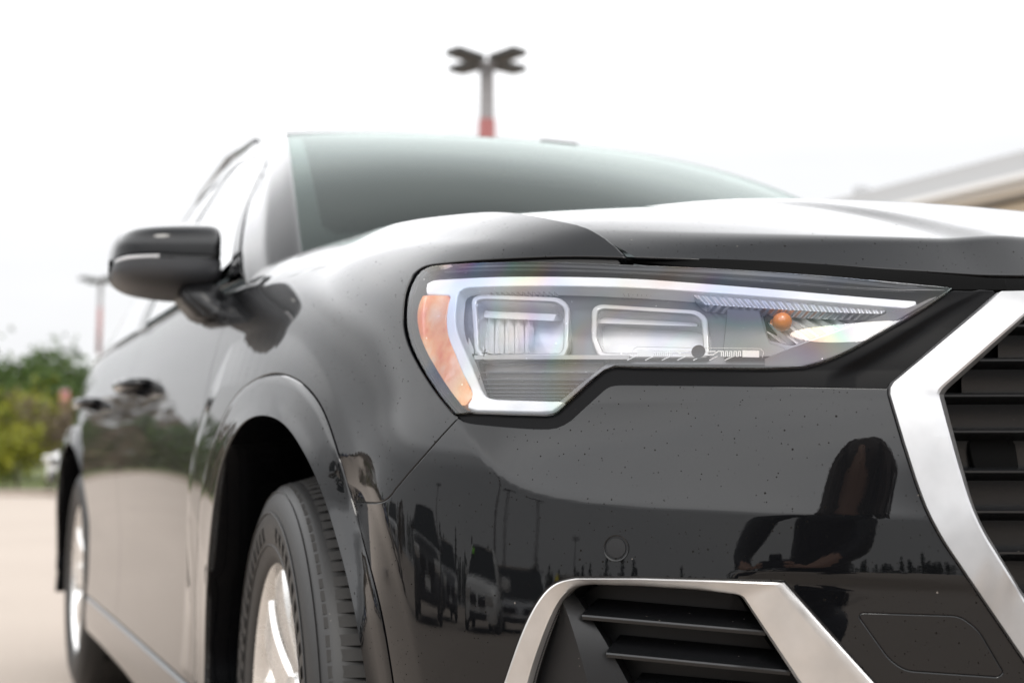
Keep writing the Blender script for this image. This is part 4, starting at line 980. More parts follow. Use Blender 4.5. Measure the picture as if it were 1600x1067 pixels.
# ------------------------------------------------------------------ door mirror
MIRPL = plastic('mirror_shell_plastic', (.03, .031, .034), .4, .1)
mir = []
def msec(x, t): return t
XS = [-1.047, -1.043, -1.032, -1.010, -.975, -.93, -.885, -.862, -.855]; ZT = [1.092, 1.118, 1.140, 1.151, 1.157, 1.162, 1.166, 1.164, 1.152]; ZM = [1.080, 1.084, 1.086, 1.087, 1.088, 1.088, 1.090, 1.091, 1.093]; ZB = [1.068, 1.052, 1.040, 1.030, 1.024, 1.021, 1.024, 1.034, 1.050]; YF = [1.690, 1.660, 1.632, 1.606, 1.590, 1.585, 1.592, 1.604, 1.63]
YB = 1.745
def mgrid(lo, hi, sgn):
    R = []
    for k, x in enumerate(XS):
        a, b, yf = lo[k], hi[k], YF[k]; h = b-a; row = []
        for t in np.linspace(0, 1, 14):
            if sgn > 0: z = a+h*math.sin(t*math.pi/2)**.62; y = yf+(YB-yf)*(1-math.cos(t*math.pi/2)**.62)**1.1
            else: z = b-h*math.sin(t*math.pi/2)**.75; y = yf+(YB-yf)*(1-math.cos(t*math.pi/2))**1.5
            row.append((x, y, z))
        R.append(row)
    return natgrid(np.array(R))
def natgrid(R): return np.array([natspline(np.linspace(0, 1, R.shape[0])**1., R[:, j], np.linspace(0, 1, 60)) for j in range(R.shape[1])])
zm_up = [z+.0045 for z in ZM]; zm_lo = [z-.0055 for z in ZM]
mh = grid_obj('door_mirror', mgrid(zm_up, ZT, 1), PAINT, car)
grid_obj('lower_shell', mgrid(ZB, zm_lo, -1), MIRPL, mh)
# slot between the shells with the repeater lamp in it
R = np.array([[(x+(0.004 if k < 2 else 0), YF[k]+.007, zm_lo[k]-.002), (x+(0.004 if k < 2 else 0), YF[k]+.006, ZM[k]), (x+(0.004 if k < 2 else 0), YF[k]+.007, zm_up[k]+.002)] for k, x in enumerate(XS)]); grid_obj('repeater_slot', natgrid(R), GLOSSBLK, mh)
R = np.array([[(x, YF[k]+.004, zm_lo[k]+.001), (x, YF[k]+.0015, ZM[k]-.0005), (x, YF[k]+.004, zm_up[k]-.003)] for k, x in enumerate(XS) if 1 <= k <= 4]); grid_obj('repeater_lamp', natgrid(R), LAMPSILVER, mh)
bm = bmesh.new(); vs0 = [bm.verts.new((x, YB-.004, z)) for x, z in zip(XS, ZT)]+[bm.verts.new((x, YB-.004, z)) for x, z in zip(XS[::-1], ZB[::-1])]; bm.faces.new(vs0); bmk('mirror_glass', bm, CHROME, mh, False)
FT = [[(-.935, 1.60, 1.035), (-.868, 1.60, 1.045), (-.868, 1.72, 1.045), (-.935, 1.72, 1.035)], [(-.925, 1.585, 1.010), (-.855, 1.585, 1.020), (-.855, 1.71, 1.020), (-.925, 1.71, 1.01)], [(-.895, 1.56, .975), (-.845, 1.56, .997), (-.845, 1.70, .997), (-.895, 1.70, .975)], [(-.870, 1.53, .972), (-.835, 1.53, .990), (-.835, 1.68, .99), (-.870, 1.68, .972)]]
bm = bmesh.new(); vv = [[bm.verts.new(p) for p in r] for r in FT]
for r0, r1 in zip(vv[:-1], vv[1:]):
    for i in range(4): bm.faces.new((r0[i], r0[(i+1) % 4], r1[(i+1) % 4], r1[i]))
bm.faces.new(vv[0]); bm.faces.new(vv[-1][::-1]); bmesh.ops.bevel(bm, geom=list(bm.edges), offset=.006, segments=3, affect='EDGES'); bmk('mirror_foot', bm, DARKPL, mh)
c = copy_tree(mh, car); c.scale.x = -1

# ------------------------------------------------------------------ wheels
RT, RW, XO = .345, .235, -.903
def revolve(prof, n=96, close=False):
    R = [[(x, r*math.cos(a), r*math.sin(a)) for a in np.linspace(0, 2*math.pi, n+1)[:-1]] for x, r in prof]
    return np.array(R)
def make_wheel():
    """axle at the origin, outer face towards -x"""
    tp = [(.006, .228), (-.002, .232), (-.006, .242), (-.010, .256), (-.0125, .275), (-.0125, .292), (-.010, .308), (-.004, .322), (.006, .3335), (.016, .3385), (.03, .3405), (.11, .3425), (.19, .3405), (.204, .3385), (.216, .3335), (.226, .322), (.232, .30), (.232, .27), (.224, .24), (.21, .228)]
    w_ = grid_obj('wheel', revolve([(.012, .224), (.004, .230), (.000, .2325), (.002, .2285), (.010, .222), (.022, .2165), (.09, .205), (.19, .205), (.21, .224)]), ALLOY, None, closed=True, split=30)
    ty = grid_obj('tyre', revolve(tp, 128), TYRE, w_, closed=True)
    # tread: shoulder blocks and centre ribs
    bm = bmesh.new(); nb = 56
    def blk(x0, x1, a0, a1, r0, r1, sk=0., drop=0.):
        q = []
        for r in (r0, r1):
            for (x, a) in ((x0, a0), (x1, a0+sk), (x1, a1+sk), (x0, a1)):
                rr = r-(drop if x == x0 else 0); q.append(bm.verts.new((x, rr*math.cos(a), rr*math.sin(a))))
        for f in ((4, 5, 6, 7), (0, 1, 5, 4), (1, 2, 6, 5), (2, 3, 7, 6), (3, 0, 4, 7)): bm.faces.new([q[i] for i in f])
    st_ = 2*math.pi/nb
    for k in range(nb):
        a = k*st_+random.uniform(-.004, .004)
        for h_ in (0, 1):
            blk(.007, .048, a+h_*st_*.46, a+h_*st_*.47+st_*.36, .330, .3465, .012, .0115)
        blk(.053, .086, a+.02, a+st_*.86+.02, .336, .3485, -.03); blk(.091, .129, a, a+st_*.9, .336, .349, .03); blk(.134, .167, a+.01, a+st_*.86+.01, .336, .3485, -.03); blk(.172, .213, a, a+st_*.84, .330, .3465, .012)
    bmk('tread', bm, TREAD, w_, False)
    # moulded blocks and raised lettering-like ribs on the sidewall
    bm = bmesh.new()
    for k in range(60):
        a = k*2*math.pi/60
        q = []
        if k % 15 in (12, 13, 14): continue
        for x, r, b in ((-.0118, .262, 0), (-.0118, .262, .055), (-.0135, .283, .055), (-.0135, .283, 0)): q.append(bm.verts.new((x-.0012, r*math.cos(a+b), r*math.sin(a+b))))
        f = bm.faces.new(q); ex = bmesh.ops.inset_region(bm, faces=[f], thickness=.003, depth=-.0018)
    for rr, xx in ((.298, -.0125), (.255, -.0102), (.3265, -.0015)):
        tube(bm, [(xx, rr*math.cos(a), rr*math.sin(a)) for a in np.linspace(0, 2*math.pi, 121)], .0011, 5, False)
    bmk('sidewall_moulding', bm, TYRE, w_, True, 30)
    # five broad twin spokes
    for k in range(5):
        a0 = k*2*math.pi/5+R_(12); V = []; sec = []
        bm = bmesh.new()
        for sgn in (-1, 1):
            rows = []
            for t in np.linspace(0, 1, 12):
                r = .055+(.222-.055)*t; ang = a0+sgn*(R_(13)+R_(7)*t-R_(4)*t*(1-t)); hw = .028+.012*t; x = .036-.026*math.sin(t*math.pi*.55); tn = np.array([0, -math.sin(ang), math.cos(ang)]); c_ = np.array([x, r*math.cos(ang), r*math.sin(ang)])
                rows.append([c_-tn*hw+np.array([.045, 0, 0]), c_-tn*hw+np.array([.006, 0, 0]), c_-tn*hw*.8+np.array([0, 0, 0]), c_+tn*hw*.8, c_+tn*hw+np.array([.006, 0, 0]), c_+tn*hw+np.array([.045, 0, 0])])
            vv = [[bm.verts.new(p) for p in r] for r in rows]
            for r0, r1 in zip(vv[:-1], vv[1:]):
                for i in range(5): bm.faces.new((r0[i], r0[i+1], r1[i+1], r1[i]))
        bmk('spoke', bm, ALLOY, w_, True, 25)
    grid_obj('hub', revolve([(.03, .085), (.020, .080), (.016, .060), (.012, .036), (.010, .030), (.010, .001)], 48), ALLOY, w_, closed=True, split=30)
    grid_obj('brake_disc', revolve([(.085, .17), (.085, .06), (.10, .06), (.10, .17), (.085, .17)], 64), mat('cast_disc', (.18, .17, .16), .4, .8), w_, closed=True, split=30)
    grid_obj('wheel_back', revolve([(.16, .21), (.165, .001)], 48), VOID, w_, closed=True)
    return w_
wh = make_wheel(); wh.parent = car; wh.location = (XO-.004, AX_Y+.022, AX_Z); wh.rotation_euler = (R_(8), 0, R_(-4.5))
for x, y, fl in ((XO, AX_Y+SHIFT, 1), (-XO, AX_Y, -1), (-XO, AX_Y+SHIFT, -1)):
    c = copy_tree(wh, car); c.location = (x, y, AX_Z); c.scale.x = fl; c.rotation_euler = (R_(random.uniform(0, 70)), 0, 0)
# arch liners
for x in (-1, 1):
    for y in (AX_Y, AX_Y+SHIFT):
        R = np.array([[(x*xx, y+.432*math.cos(a), AX_Z+.0+.436*math.sin(a)) for a in np.linspace(R_(-28), R_(208), 40)] for xx in (.862, .80, .62, .60)]); grid_obj('arch_liner', R, LINER, car)
        bm = bmesh.new(); vv = [bm.verts.new((x*.61, y+.46*1.03*math.cos(a), AX_Z-.02+.46*math.sin(a))) for a in np.linspace(R_(-28), R_(208), 40)]; bm.faces.new(vv); bmk('arch_inner_wall', bm, LINER, car, False)
bm = bmesh.new(); box(bm, (0, 2.25, .24), (1.5, 3.6, .05)); bmk('underbody', bm, VOID, car, False)
# ------------------------------------------------------------------ ground
GR = mat('pale_concrete', (.34, .30, .265), .85, spec=.25)
_v = ocoord(GR); _n = noise(GR, _v, .35, 6, .6); _m = noise(GR, _v, 60, 4, .7)
_c = ramp_(GR, _n, [(.3, (.335, .285, .242)), (.7, (.40, .343, .295))]); _c2 = mixc(GR, .5, _c, ramp_(GR, _m, [(.3, (.29, .245, .208)), (.7, (.43, .37, .32))])); L(GR, _c2, BS(GR).inputs['Base Color'])
L(GR, bump(GR, _m, .3, .004), BS(GR).inputs['Normal'])
g = mk('ground', [(-500, -500, 0), (500, -500, 0), (500, 900, 0), (-500, 900, 0)], [(0, 1, 2, 3)], GR); g['kind'] = 'structure'
GRASS = mat('rough_grass', (.07, .095, .03), .9, spec=.2); _v = ocoord(GRASS); L(GRASS, ramp_(GRASS, noise(GRASS, _v, 1.5, 6), [(.3, (.05, .075, .02)), (.55, (.10, .12, .04)), (.75, (.16, .14, .07))]), BS(GRASS).inputs['Base Color'])

# ------------------------------------------------------------------ trees
def leafmat(name, cols):
    m = mat(name, cols[1], .6, spec=.3); v = ocoord(m); L(m, ramp_(m, noise(m, v, 2.2, 3), [(.3, cols[0]), (.5, cols[1]), (.72, cols[2])]), BS(m).inputs['Base Color']); return m
LEAF = leafmat('green_leaves', ((.025, .05, .010), (.05, .09, .014), (.09, .13, .022))); YLEAF = leafmat('yellow_green_leaves', ((.12, .135, .009), (.19, .20, .011), (.26, .25, .022)))
PINE = leafmat('dark_conifer', ((.010, .018, .010), (.02, .033, .017), (.035, .05, .022))); TWIG = leafmat('bare_brown_twigs', ((.07, .05, .035), (.12, .09, .06), (.17, .13, .09)))
BARK = mat('bark', (.10, .075, .055), .9); L(BARK, ramp_(BARK, noise(BARK, ocoord(BARK, (1, 1, .2)), 14, 5), [(.3, (.05, .04, .03)), (.7, (.16, .125, .095))]), BS(BARK).inputs['Base Color'])
def leaves(rng, pts, size, jit):
    n_ = len(pts); d = rng.normal(size=(n_, 3)); d /= np.linalg.norm(d, axis=1)[:, None]; e_ = np.cross(d, rng.normal(size=(n_, 3))); e_ /= np.linalg.norm(e_, axis=1)[:, None]; s_ = size*(.6+.8*rng.random((n_, 1)))
    V = np.stack([pts-d*s_, pts+e_*s_*.5, pts+d*s_, pts-e_*s_*.5], 1).reshape(-1, 3); F = np.arange(4*n_).reshape(-1, 4); return V, F
def make_tree(name, h, w_, m, seed, bare=0., nleaf=5200, leaf=.13, trunk=.24):
    rng = np.random.default_rng(seed); t = empty(name); bm = bmesh.new(); top = h*.93
    sp_ = [(rng.normal()*.05*h*k, rng.normal()*.05*h*k, top*k) for k in np.linspace(0, 1, 6)]; sp_[0] = (0, 0, -.05); tube(bm, sp_, [trunk*h/8*(1-.85*k) for k in np.linspace(0, 1, 6)], 8); tips = []
    for k in range(26):
        f = rng.uniform(.22, .95); b0 = np.array([np.interp(f*top, [q[2] for q in sp_], [q[d] for q in sp_]) for d in range(3)]); a = rng.uniform(0, 2*math.pi); l = w_*.5*(1.15-abs(f-.45)*1.1)*rng.uniform(.6, 1.15); e_ = b0+np.array([math.cos(a)*l, math.sin(a)*l, l*rng.uniform(.25, .9)]); m_ = (b0+e_)/2+np.array([0, 0, -.05*l])
        tube(bm, [b0, m_, e_], [.035*h/8*(1.2-f), .022*h/8, .008], 5); tips += [e_, m_, (m_+e_)/2, e_+rng.normal(size=3)*.2*l]
        for q in range(3): e2 = e_+rng.normal(size=3)*.3*l; tube(bm, [m_ if q else e_, e2], [.012, .005], 4); tips.append(e2)
    bmk('trunk', bm, BARK, t)
    tips = np.array(tips); c = tips[rng.integers(0, len(tips), nleaf)]; r = rng.normal(size=(nleaf, 3)); pts = c+r*np.array([.16, .16, .13])*w_*.5*(1 if not bare else .8); pts[:, 2] = np.clip(pts[:, 2], .25, None)
    V, F = leaves(rng, pts, leaf, 0); mk('crown', V, F, m, t, smooth=False); return t
def put(t, x, y, rz=0, s_=1.0): t.location = (x, y, 0); t.rotation_euler = (0, 0, rz); t.scale = (s_, s_, s_)
def dirpt(u, depth): f_ = np.array([math.sin(YAW), math.cos(YAW)]); r_ = np.array([math.cos(YAW), -math.sin(YAW)]); return CAM[:2]+depth*(f_+r_*(u-800)/FPX)

verge = mk('grass_verge', [(*dirpt(-900, 29), .05), (*dirpt(330, 29), .05), (*dirpt(330, 120), .6), (*dirpt(-900, 120), .6)], [(0, 1, 2, 3)], GRASS); verge['kind'] = 'structure'
k0, k1 = dirpt(-900, 28.7), dirpt(330, 28.7); kb = bmesh.new(); box(kb, ((k0[0]+k1[0])/2, (k0[1]+k1[1])/2, .06), (float(np.linalg.norm(k1-k0)), .28, .14), rz=math.atan2(k1[1]-k0[1], k1[0]-k0[0]), bev=.02); ko_ = bmk('kerb', kb, GR, None, False); ko_['kind'] = 'structure'
T1 = make_tree('broadleaf_tree', 4.0, 4.2, LEAF, 3, nleaf=7000, leaf=.12); put(T1, *dirpt(20, 44)); tag(T1, 'tallest green broadleaf tree at the left edge of the lot', 'tree', 'green trees beyond the lot')
T2 = make_tree('broadleaf_tree', 3.5, 3.8, LEAF, 5, nleaf=6000, leaf=.12); put(T2, *dirpt(95, 47)); tag(T2, 'green broadleaf tree just left of the car beside the red post', 'tree', 'green trees beyond the lot')
T3 = make_tree('broadleaf_tree', 3.7, 4.0, LEAF, 8, nleaf=6000, leaf=.12); put(T3, *dirpt(-60, 43)); tag(T3, 'green broadleaf tree cut by the left picture edge', 'tree', 'green trees beyond the lot')
T4 = make_tree('broadleaf_tree', 3.5, 3.6, LEAF, 11, nleaf=5200, leaf=.12); put(T4, *dirpt(150, 50)); tag(T4, 'green broadleaf tree hidden for the most part behind the car', 'tree', 'green trees beyond the lot')
B1 = make_tree('yellow_green_shrub', 2.0, 2.4, YLEAF, 21, nleaf=3600, leaf=.07); put(B1, *dirpt(32, 33)); tag(B1, 'larger bright yellow green shrub in front of the trees', 'shrub', 'yellow green shrubs')
B2 = make_tree('yellow_green_shrub', 1.35, 1.5, YLEAF, 23, nleaf=2200, leaf=.06); put(B2, *dirpt(14, 30.5)); tag(B2, 'small yellow green shrub low at the edge of the concrete', 'shrub', 'yellow green shrubs')
B3 = make_tree('brown_shrub', 1.9, 2.0, TWIG, 25, nleaf=2200, leaf=.06); put(B3, *dirpt(80, 32)); tag(B3, 'brown bare shrub between the yellow shrub and the white car', 'shrub')
# wooded edge mirrored in the doors: bare and green trees running beside the lot
def forest(name, spots, label, m1, m2, hmin, hmax, conif, seed):
    rng = np.random.default_rng(seed); V = []; Fc = []; MI = []; nb = 0
    bmt = bmesh.new()
    for (x, y) in spots:
        h = rng.uniform(hmin, hmax)*(1.5 if rng.random() < .15 else 1); wd = h*(.17 if conif else .34); n_ = 170 if conif else 800; z = rng.random(n_)**(.9 if conif else .8)
        if conif: r = wd*(1-z)**.8*np.sqrt(rng.random(n_))*(.55+.45*np.sign(np.sin(z*42))); zz = .12*h+z*.88*h
        else: r = wd*np.sqrt(rng.random(n_))*np.sin(np.clip(z*.9+.12, 0, 1)*math.pi)**.6; zz = .06*h+z*.94*h
        a = rng.random(n_)*2*math.pi; p = np.stack([x+r*np.cos(a), y+r*np.sin(a), zz], 1); v, f = leaves(rng, p, h*(.045 if conif else .032), 0); V.append(v); Fc.append(f+nb); nb += len(v); MI += [0 if rng.random() < .72 else 1]*len(f)
        tube(bmt, [(x, y, 0), (x, y, h*.85)], [h*.018, h*.004], 5)
    o = mk(name, np.concatenate(V), np.concatenate(Fc), m1, None, smooth=False, kind='stuff'); o.data.materials.append(m2); o.data.polygons.foreach_set('material_index', MI)
    o['label'] = label; o['category'] = 'woodland'
    nv = len(o.data.vertices); bmk('trunks', bmt, BARK, o, kind='stuff')
rng = np.random.default_rng(4)
forest('woodland', [(rng.uniform(-26, -4), rng.uniform(30, 62)) for _ in range(70)]+[(rng.uniform(-48, -30), rng.uniform(20, 62)) for _ in range(80)], 'brown and green wooded edge along the far side of the lot', TWIG, LEAF, 2.3, 4.0, False, 6)
def pol(az, D): return (-.82-D*math.sin(R_(az)), .4-D*math.cos(R_(az)))
forest('conifer_wood', [pol(rng.uniform(2, 128), rng.uniform(235, 275)) for _ in range(430)], 'dark conifer wood mirrored in the bumper', PINE, PINE, 11.0, 19, True, 9)

# ------------------------------------------------------------------ lamp posts
POSTG = mat('galvanised_grey', (.20, .19, .19), .6, .1); RED = mat('red_band', (.26, .09, .085), .6); WHT = mat('white_band', (.7, .7, .7), .6); BLUE = mat('blue_band', (.06, .09, .30), .6); LHEAD = mat('dark_lamp_head', (.02, .02, .018), .6)
def lamp_post(loc, H=8.6, rz=0., bands=True, r=.17, arm=.72):
    t = empty('lamp_post', (loc[0], loc[1], 0), rz); bm = bmesh.new(); tube(bm, [(0, 0, 0), (0, 0, H)], [r*1.15, r*.85], 14); box(bm, (0, 0, .15), (.4, .4, .3), bev=.03); bmk('pole', bm, POSTG, t)
    for m, z0, z1 in ((RED, 5.4, 7.45), (WHT, 4.5, 5.4), (BLUE, 3.6, 4.5)) if bands else ():
        bm = bmesh.new(); tube(bm, [(0, 0, z0), (0, 0, z1)], r*1.03, 14); bmk('colour_band', bm, m, t)
    for k, a in enumerate((R_(20), R_(110), R_(200), R_(290))):
        bm = bmesh.new(); c, s_ = math.cos(a), math.sin(a); tube(bm, [(0, 0, H-.12), (c*.25, s_*.25, H+.02)], .04, 8); bmk('arm', bm, POSTG, t)
        bm = bmesh.new(); box(bm, (0, 0, 0), (arm, .40, .13), bev=.03); M = Matrix.Translation((c*(.22+arm*.5), s_*(.22+arm*.5), H+.04)) @ Matrix.Rotation(a, 4, 'Z') @ Matrix.Rotation(R_(-2), 4, 'Y'); bmesh.ops.transform(bm, matrix=M, verts=bm.verts); bmk('lamp_head', bm, LHEAD, t)
    return t
LP = [(dirpt(760, 25.5), 'lamp post with four heads rising behind the roof of the black car', .02), (dirpt(152, 57), 'lamp post with coloured bands left of the door mirror', .0)]
LPB = [(pol(100, 54), 'tall lamp post mirrored at the outer end of the bumper'), (pol(79.2, 38), 'slim dark lamp post mirrored in the middle of the corner'), (pol(77.6, 56), 'lamp post mirrored just right of the slim dark one'), (pol(75, 58), 'lamp post mirrored above the curve of the vent'), (pol(68, 72), 'lamp post mirrored beside the parking sensor')]
for (p, lb, rz), r0 in zip(LP, (.17, .10)): tag(lamp_post(p, rz=rz, r=r0), lb, 'lamp post', 'lamp posts round the lot')
for p, lb in LPB: tag(lamp_post(p, H=10.5, rz=.3, r=.13, bands=False), lb, 'lamp post', 'lamp posts round the lot')
p = dirpt(101, 40); t = empty('marker_post', (p[0], p[1], 0)); tag(t, 'red and white marker post in front of the green trees', 'post')
bm = bmesh.new(); tube(bm, [(0, 0, 0), (0, 0, 2.95)], .13, 12); bmk('post', bm, POSTG, t)
for m, z0, z1 in ((RED, 2.1, 2.9), (WHT, 1.75, 2.1), (RED, 1.3, 1.75)):
    bm = bmesh.new(); tube(bm, [(0, 0, z0), (0, 0, z1)], .145, 14); bmk('painted_band', bm, m, t)

# ------------------------------------------------------------------ building to the right
CREAM = mat('cream_render', (.62, .55, .44), .85); L(CREAM, ramp_(CREAM, noise(CREAM, ocoord(CREAM), 1.2, 5), [(.3, (.64, .56, .44)), (.7, (.72, .65, .53))]), BS(CREAM).inputs['Base Color'])
ROOFM = mat('grey_standing_seam_roof', (.42, .425, .43), .5, .1); WTRIM = mat('white_gutter', (.7, .7, .69), .5); WINM = mat('dark_window', (.03, .035, .04), .1)
a_ = dirpt(1600, 26); b_ = dirpt(1322, 30.5); dv = (b_-a_)/np.linalg.norm(b_-a_); nvn = np.array([dv[1], -dv[0]])
if nvn[0] < 0: nvn = -nvn
bld = empty('commercial_building', (*b_, 0), math.atan2(-dv[1], -dv[0])); tag(bld, 'cream building with grey metal roof behind the bonnet on the right', 'building')
def bbox_(name, m, c, s_, bev=0):
    bm = bmesh.new(); box(bm, c, s_, bev=bev); return bmk(name, bm, m, bld, False)
LB = 26.; sgn = 1 if np.dot(np.array([math.cos(bld.rotation_euler.z+math.pi/2), math.sin(bld.rotation_euler.z+math.pi/2)]), nvn) > 0 else -1
bbox_('wall', CREAM, (LB/2, sgn*6.4, 3.0), (LB-.8, 12, 6.0))
rf = bbox_('roof', ROOFM, (LB/2, sgn*6.2, 6.55), (LB+.2, 13.2, .50)); rf_e = bbox_('gutter', WTRIM, (LB/2, sgn*-.52, 6.26), (LB+.3, .22, .10))
bbox_('soffit', WTRIM, (LB/2, sgn*.0, 6.15), (LB, .9, .1)); bbox_('roof_vent', ROOFM, (.35, sgn*.3, 6.95), (.22, .3, .35))
for k in range(5):
    o = bbox_('window', WINM, (3.+k*4.8, sgn*.41, 2.4), (2.2, .06, 1.6)); bm = bmesh.new()
    for q in ((-1.15, 0, .1, 1.8), (1.15, 0, .1, 1.8), (0, .85, 2.4, .1), (0, -.85, 2.4, .1)): box(bm, (3.+k*4.8+q[0], sgn*.37, 2.4+q[1]), (q[2], .1, q[3]))
    bmk('frame', bm, WTRIM, o, False)

# ------------------------------------------------------------------ other parked cars (one behind the trees' edge, the rest mirrored in the paint)
def car_paint(name, c, metal=.0): return mat(name, c, .35, metal, coat=1.0)
CGLASS = mat('dark_car_glass', (.015, .02, .02), .05, spec=.8); CTYRE = mat('worn_tyre', (.03, .03, .03), .8); CRIM = mat('dull_alloy', (.5, .5, .5), .35, .8); CLAMP = mat('clear_lamp', (.75, .75, .74), .15, .3, coat=1); CGRILL = mat('black_grille', (.012, .012, .013), .5)
def parked_car(loc, rz, paint, label, tall=1.72, L_=4.6, Wd=1.84, sticker=None):
    """nose towards local -y"""
    t = empty('parked_car', (loc[0], loc[1], 0), rz); tag(t, label, 'car', 'parked cars'); hw = Wd/2; k = tall/1.72
    st = [(-.0, .42, .62, .60), (.06, .32, .82, .78), (.22, .26, .94*k, .88), (.55, .24, 1.0*k, .94), (1.1, .24, 1.05*k, .99), (1.5, .24, 1.06*k, 1.0), (2.6, .24, 1.07*k, 1.0), (3.6, .24, 1.08*k, 1.0), (4.2, .26, 1.06*k, .98), (4.5, .32, .98*k, .92), (L_, .45, .80, .80)]
    R = []
    for y, z0, z1, wf in st:
        w_ = hw*wf; zm = (z0+z1)/2; R.append([(-w_*.82, y, z0), (-w_*.97, y, z0+.08), (-w_, y, zm), (-w_*.985, y, z1-.12), (-w_*.90, y, z1-.02), (-w_*.5, y, z1+.02), (0, y, z1+.03), (w_*.5, y, z1+.02), (w_*.90, y, z1-.02), (w_*.985, y, z1-.12), (w_, y, zm), (w_*.97, y, z0+.08), (w_*.82, y, z0)])
    X = np.array(R); X = np.array([natspline(np.arange(len(st)), X[:, j], np.linspace(0, len(st)-1, 40)) for j in range(13)]).transpose(1, 0, 2); grid_obj('body', X, paint, t, flip=True)
    for nm_, row_ in (('nose_panel', X[0]), ('tail_panel', X[-1])):
        bm = bmesh.new(); bm.faces.new([bm.verts.new(p) for p in row_]); bmk(nm_, bm, paint, t, False)
    gh = [(1.15, 0), (1.75, 1), (3.5, 1), (4.25, 0)]; b_, tz = 1.03*k, tall
    def gp(y, h, sx): return (sx*(hw*.90-(hw*.22)*h), y, b_+(tz-.06-b_)*h)
    V = [gp(y, h, sx) for sx in (-1, 1) for y, h in gh]; grid_obj('greenhouse', np.array([[gp(*gh[0], -1), gp(*gh[0], -.3), gp(*gh[0], .3), gp(*gh[0], 1)], [gp(*gh[1], -1), gp(*gh[1], -.3), gp(*gh[1], .3), gp(*gh[1], 1)]]), CGLASS, t)
    grid_obj('rear_glass', np.array([[gp(*gh[2], -1), gp(*gh[2], 1)], [gp(*gh[3], -1), gp(*gh[3], 1)]]), CGLASS, t)
    for sx in (-1, 1):
        bm = bmesh.new(); vs_ = [bm.verts.new(gp(y, h, sx)) for y, h in gh]; bm.faces.new(vs_); bmk('side_glass', bm, CGLASS, t, False)
        bm = bmesh.new(); tube(bm, [gp(*gh[0], sx), gp(*gh[1], sx), gp(*gh[2], sx), gp(*gh[3], sx)], .04, 8); tube(bm, [gp(2.55, 0, sx), gp(2.6, 1, sx)], .035, 6); bmk('pillar', bm, paint, t)
        bm = bmesh.new(); box(bm, (sx*(hw+.09), 1.42, b_+.05), (.2, .1, .15), bev=.03); bmk('door_mirror', bm, paint, t)
        bm = bmesh.new(); box(bm, (sx*hw*.63, .07, .80), (.34, .16, .15), bev=.03); bmk('headlight', bm, CLAMP, t)
        for y in (.88, 3.62):
            o = grid_obj('wheel', revolve([(-.02, .215), (-.02, .02), (-.022, .001)], 30)*np.array([-sx, 1, 1])+np.array([sx*(hw-.0), y, .345]), CRIM, t, closed=True)
            grid_obj('tyre', revolve([(.0, .20), (-.012, .26), (-.005, .32), (.02, .345), (.18, .345), (.2, .3)], 36)*np.array([-sx, 1, 1])+np.array([sx*(hw-.0), y, .345]), CTYRE, o, closed=True)
    X = np.array([[(q*(hw*.70), y+.04*(1-q*q), tz-.06+.05*(1-q**4)+.02*math.sin((y-1.7)/1.9*math.pi)) for q in np.linspace(-1, 1, 12)] for y in np.linspace(1.72, 3.56, 8)]); grid_obj('roof', X, paint, t)
    bm = bmesh.new()
    for q in (-.24, .24): box(bm, (q, .0, .74), (.36, .14, .14), bev=.02)
    box(bm, (0, .01, .46), (.95, .14, .16), bev=.03); bmk('grille', bm, CGRILL, t)
    bm = bmesh.new(); box(bm, (0, -.02, .58), (.32, .03, .11)); bmk('number_plate', bm, WHT, t, False)
    if sticker:
        bm = bmesh.new(); vs_ = [bm.verts.new(p) for p in ((.42, 1.52, b_+.40), (.60, 1.52, b_+.40), (.58, 1.66, b_+.54), (.42, 1.66, b_+.54))]; bm.faces.new(vs_); bmesh.ops.translate(bm, vec=(0, -.06, .05), verts=bm.verts); bmk('price_sticker', bm, sticker, t, False)
    return t
WP = car_paint('white_car_paint', (.72, .72, .71)); SP = car_paint('silver_car_paint', (.45, .46, .47), .6); DP = car_paint('dark_car_paint', (.015, .016, .018)); BP = car_paint('blue_car_paint', (.02, .07, .22)); GP_ = car_paint('grey_car_paint', (.13, .135, .14), .5)
LIME = mat('lime_sticker', (.25, .75, .03), .5, emit=((.25, .75, .03), .05)); YEL = mat('yellow_sticker', (.8, .65, .04), .5)
q = dirpt(104, 27.5); parked_car((q[0], q[1]), R_(-60), WP, 'white car glimpsed behind the rear of the black car')
fac = lambda x, y: math.atan2(-(x+.8), (y-.2))
PC = [(pol(105, 8.6), DP, 'dark car mirrored at the bumper corner', 1.85, None), (pol(84, 9.2), WP, 'white car with lime windscreen sticker mirrored in the bumper', 1.72, LIME), (pol(76, 12), SP, 'silver car mirrored left of the vent', 1.62, None), (pol(69.5, 12.5), GP_, 'grey car with yellow sticker mirrored by the sensor', 1.55, YEL), (pol(60, 14), DP, 'dark low car mirrored right of the sensor', 1.45, None), (pol(50, 17), GP_, 'grey low car mirrored under the photographer', 1.45, None), (pol(124, 10), SP, 'silver car mirrored in the arch trim', 1.7, None), (pol(137, 11), BP, 'blue car mirrored high in the arch trim', 1.6, None), (pol(32, 25), DP, 'dark car mirrored right of the photographer', 1.5, None), (pol(25, 26), DP, 'second dark car mirrored right of the photographer', 1.5, None), (pol(18.5, 26), GP_, 'grey car mirrored beside the grille frame', 1.5, None), (pol(95.5, 13), GP_, 'grey car mirrored between the dark and white cars', 1.75, None)]
for (x, y), m, lb, tl, stk in PC:
    d_ = np.array([-.75-x, .3-y]); parked_car((x, y), math.atan2(d_[1], d_[0])+math.pi/2+R_(random.uniform(-12, 12)), m, lb, tl, sticker=stk)
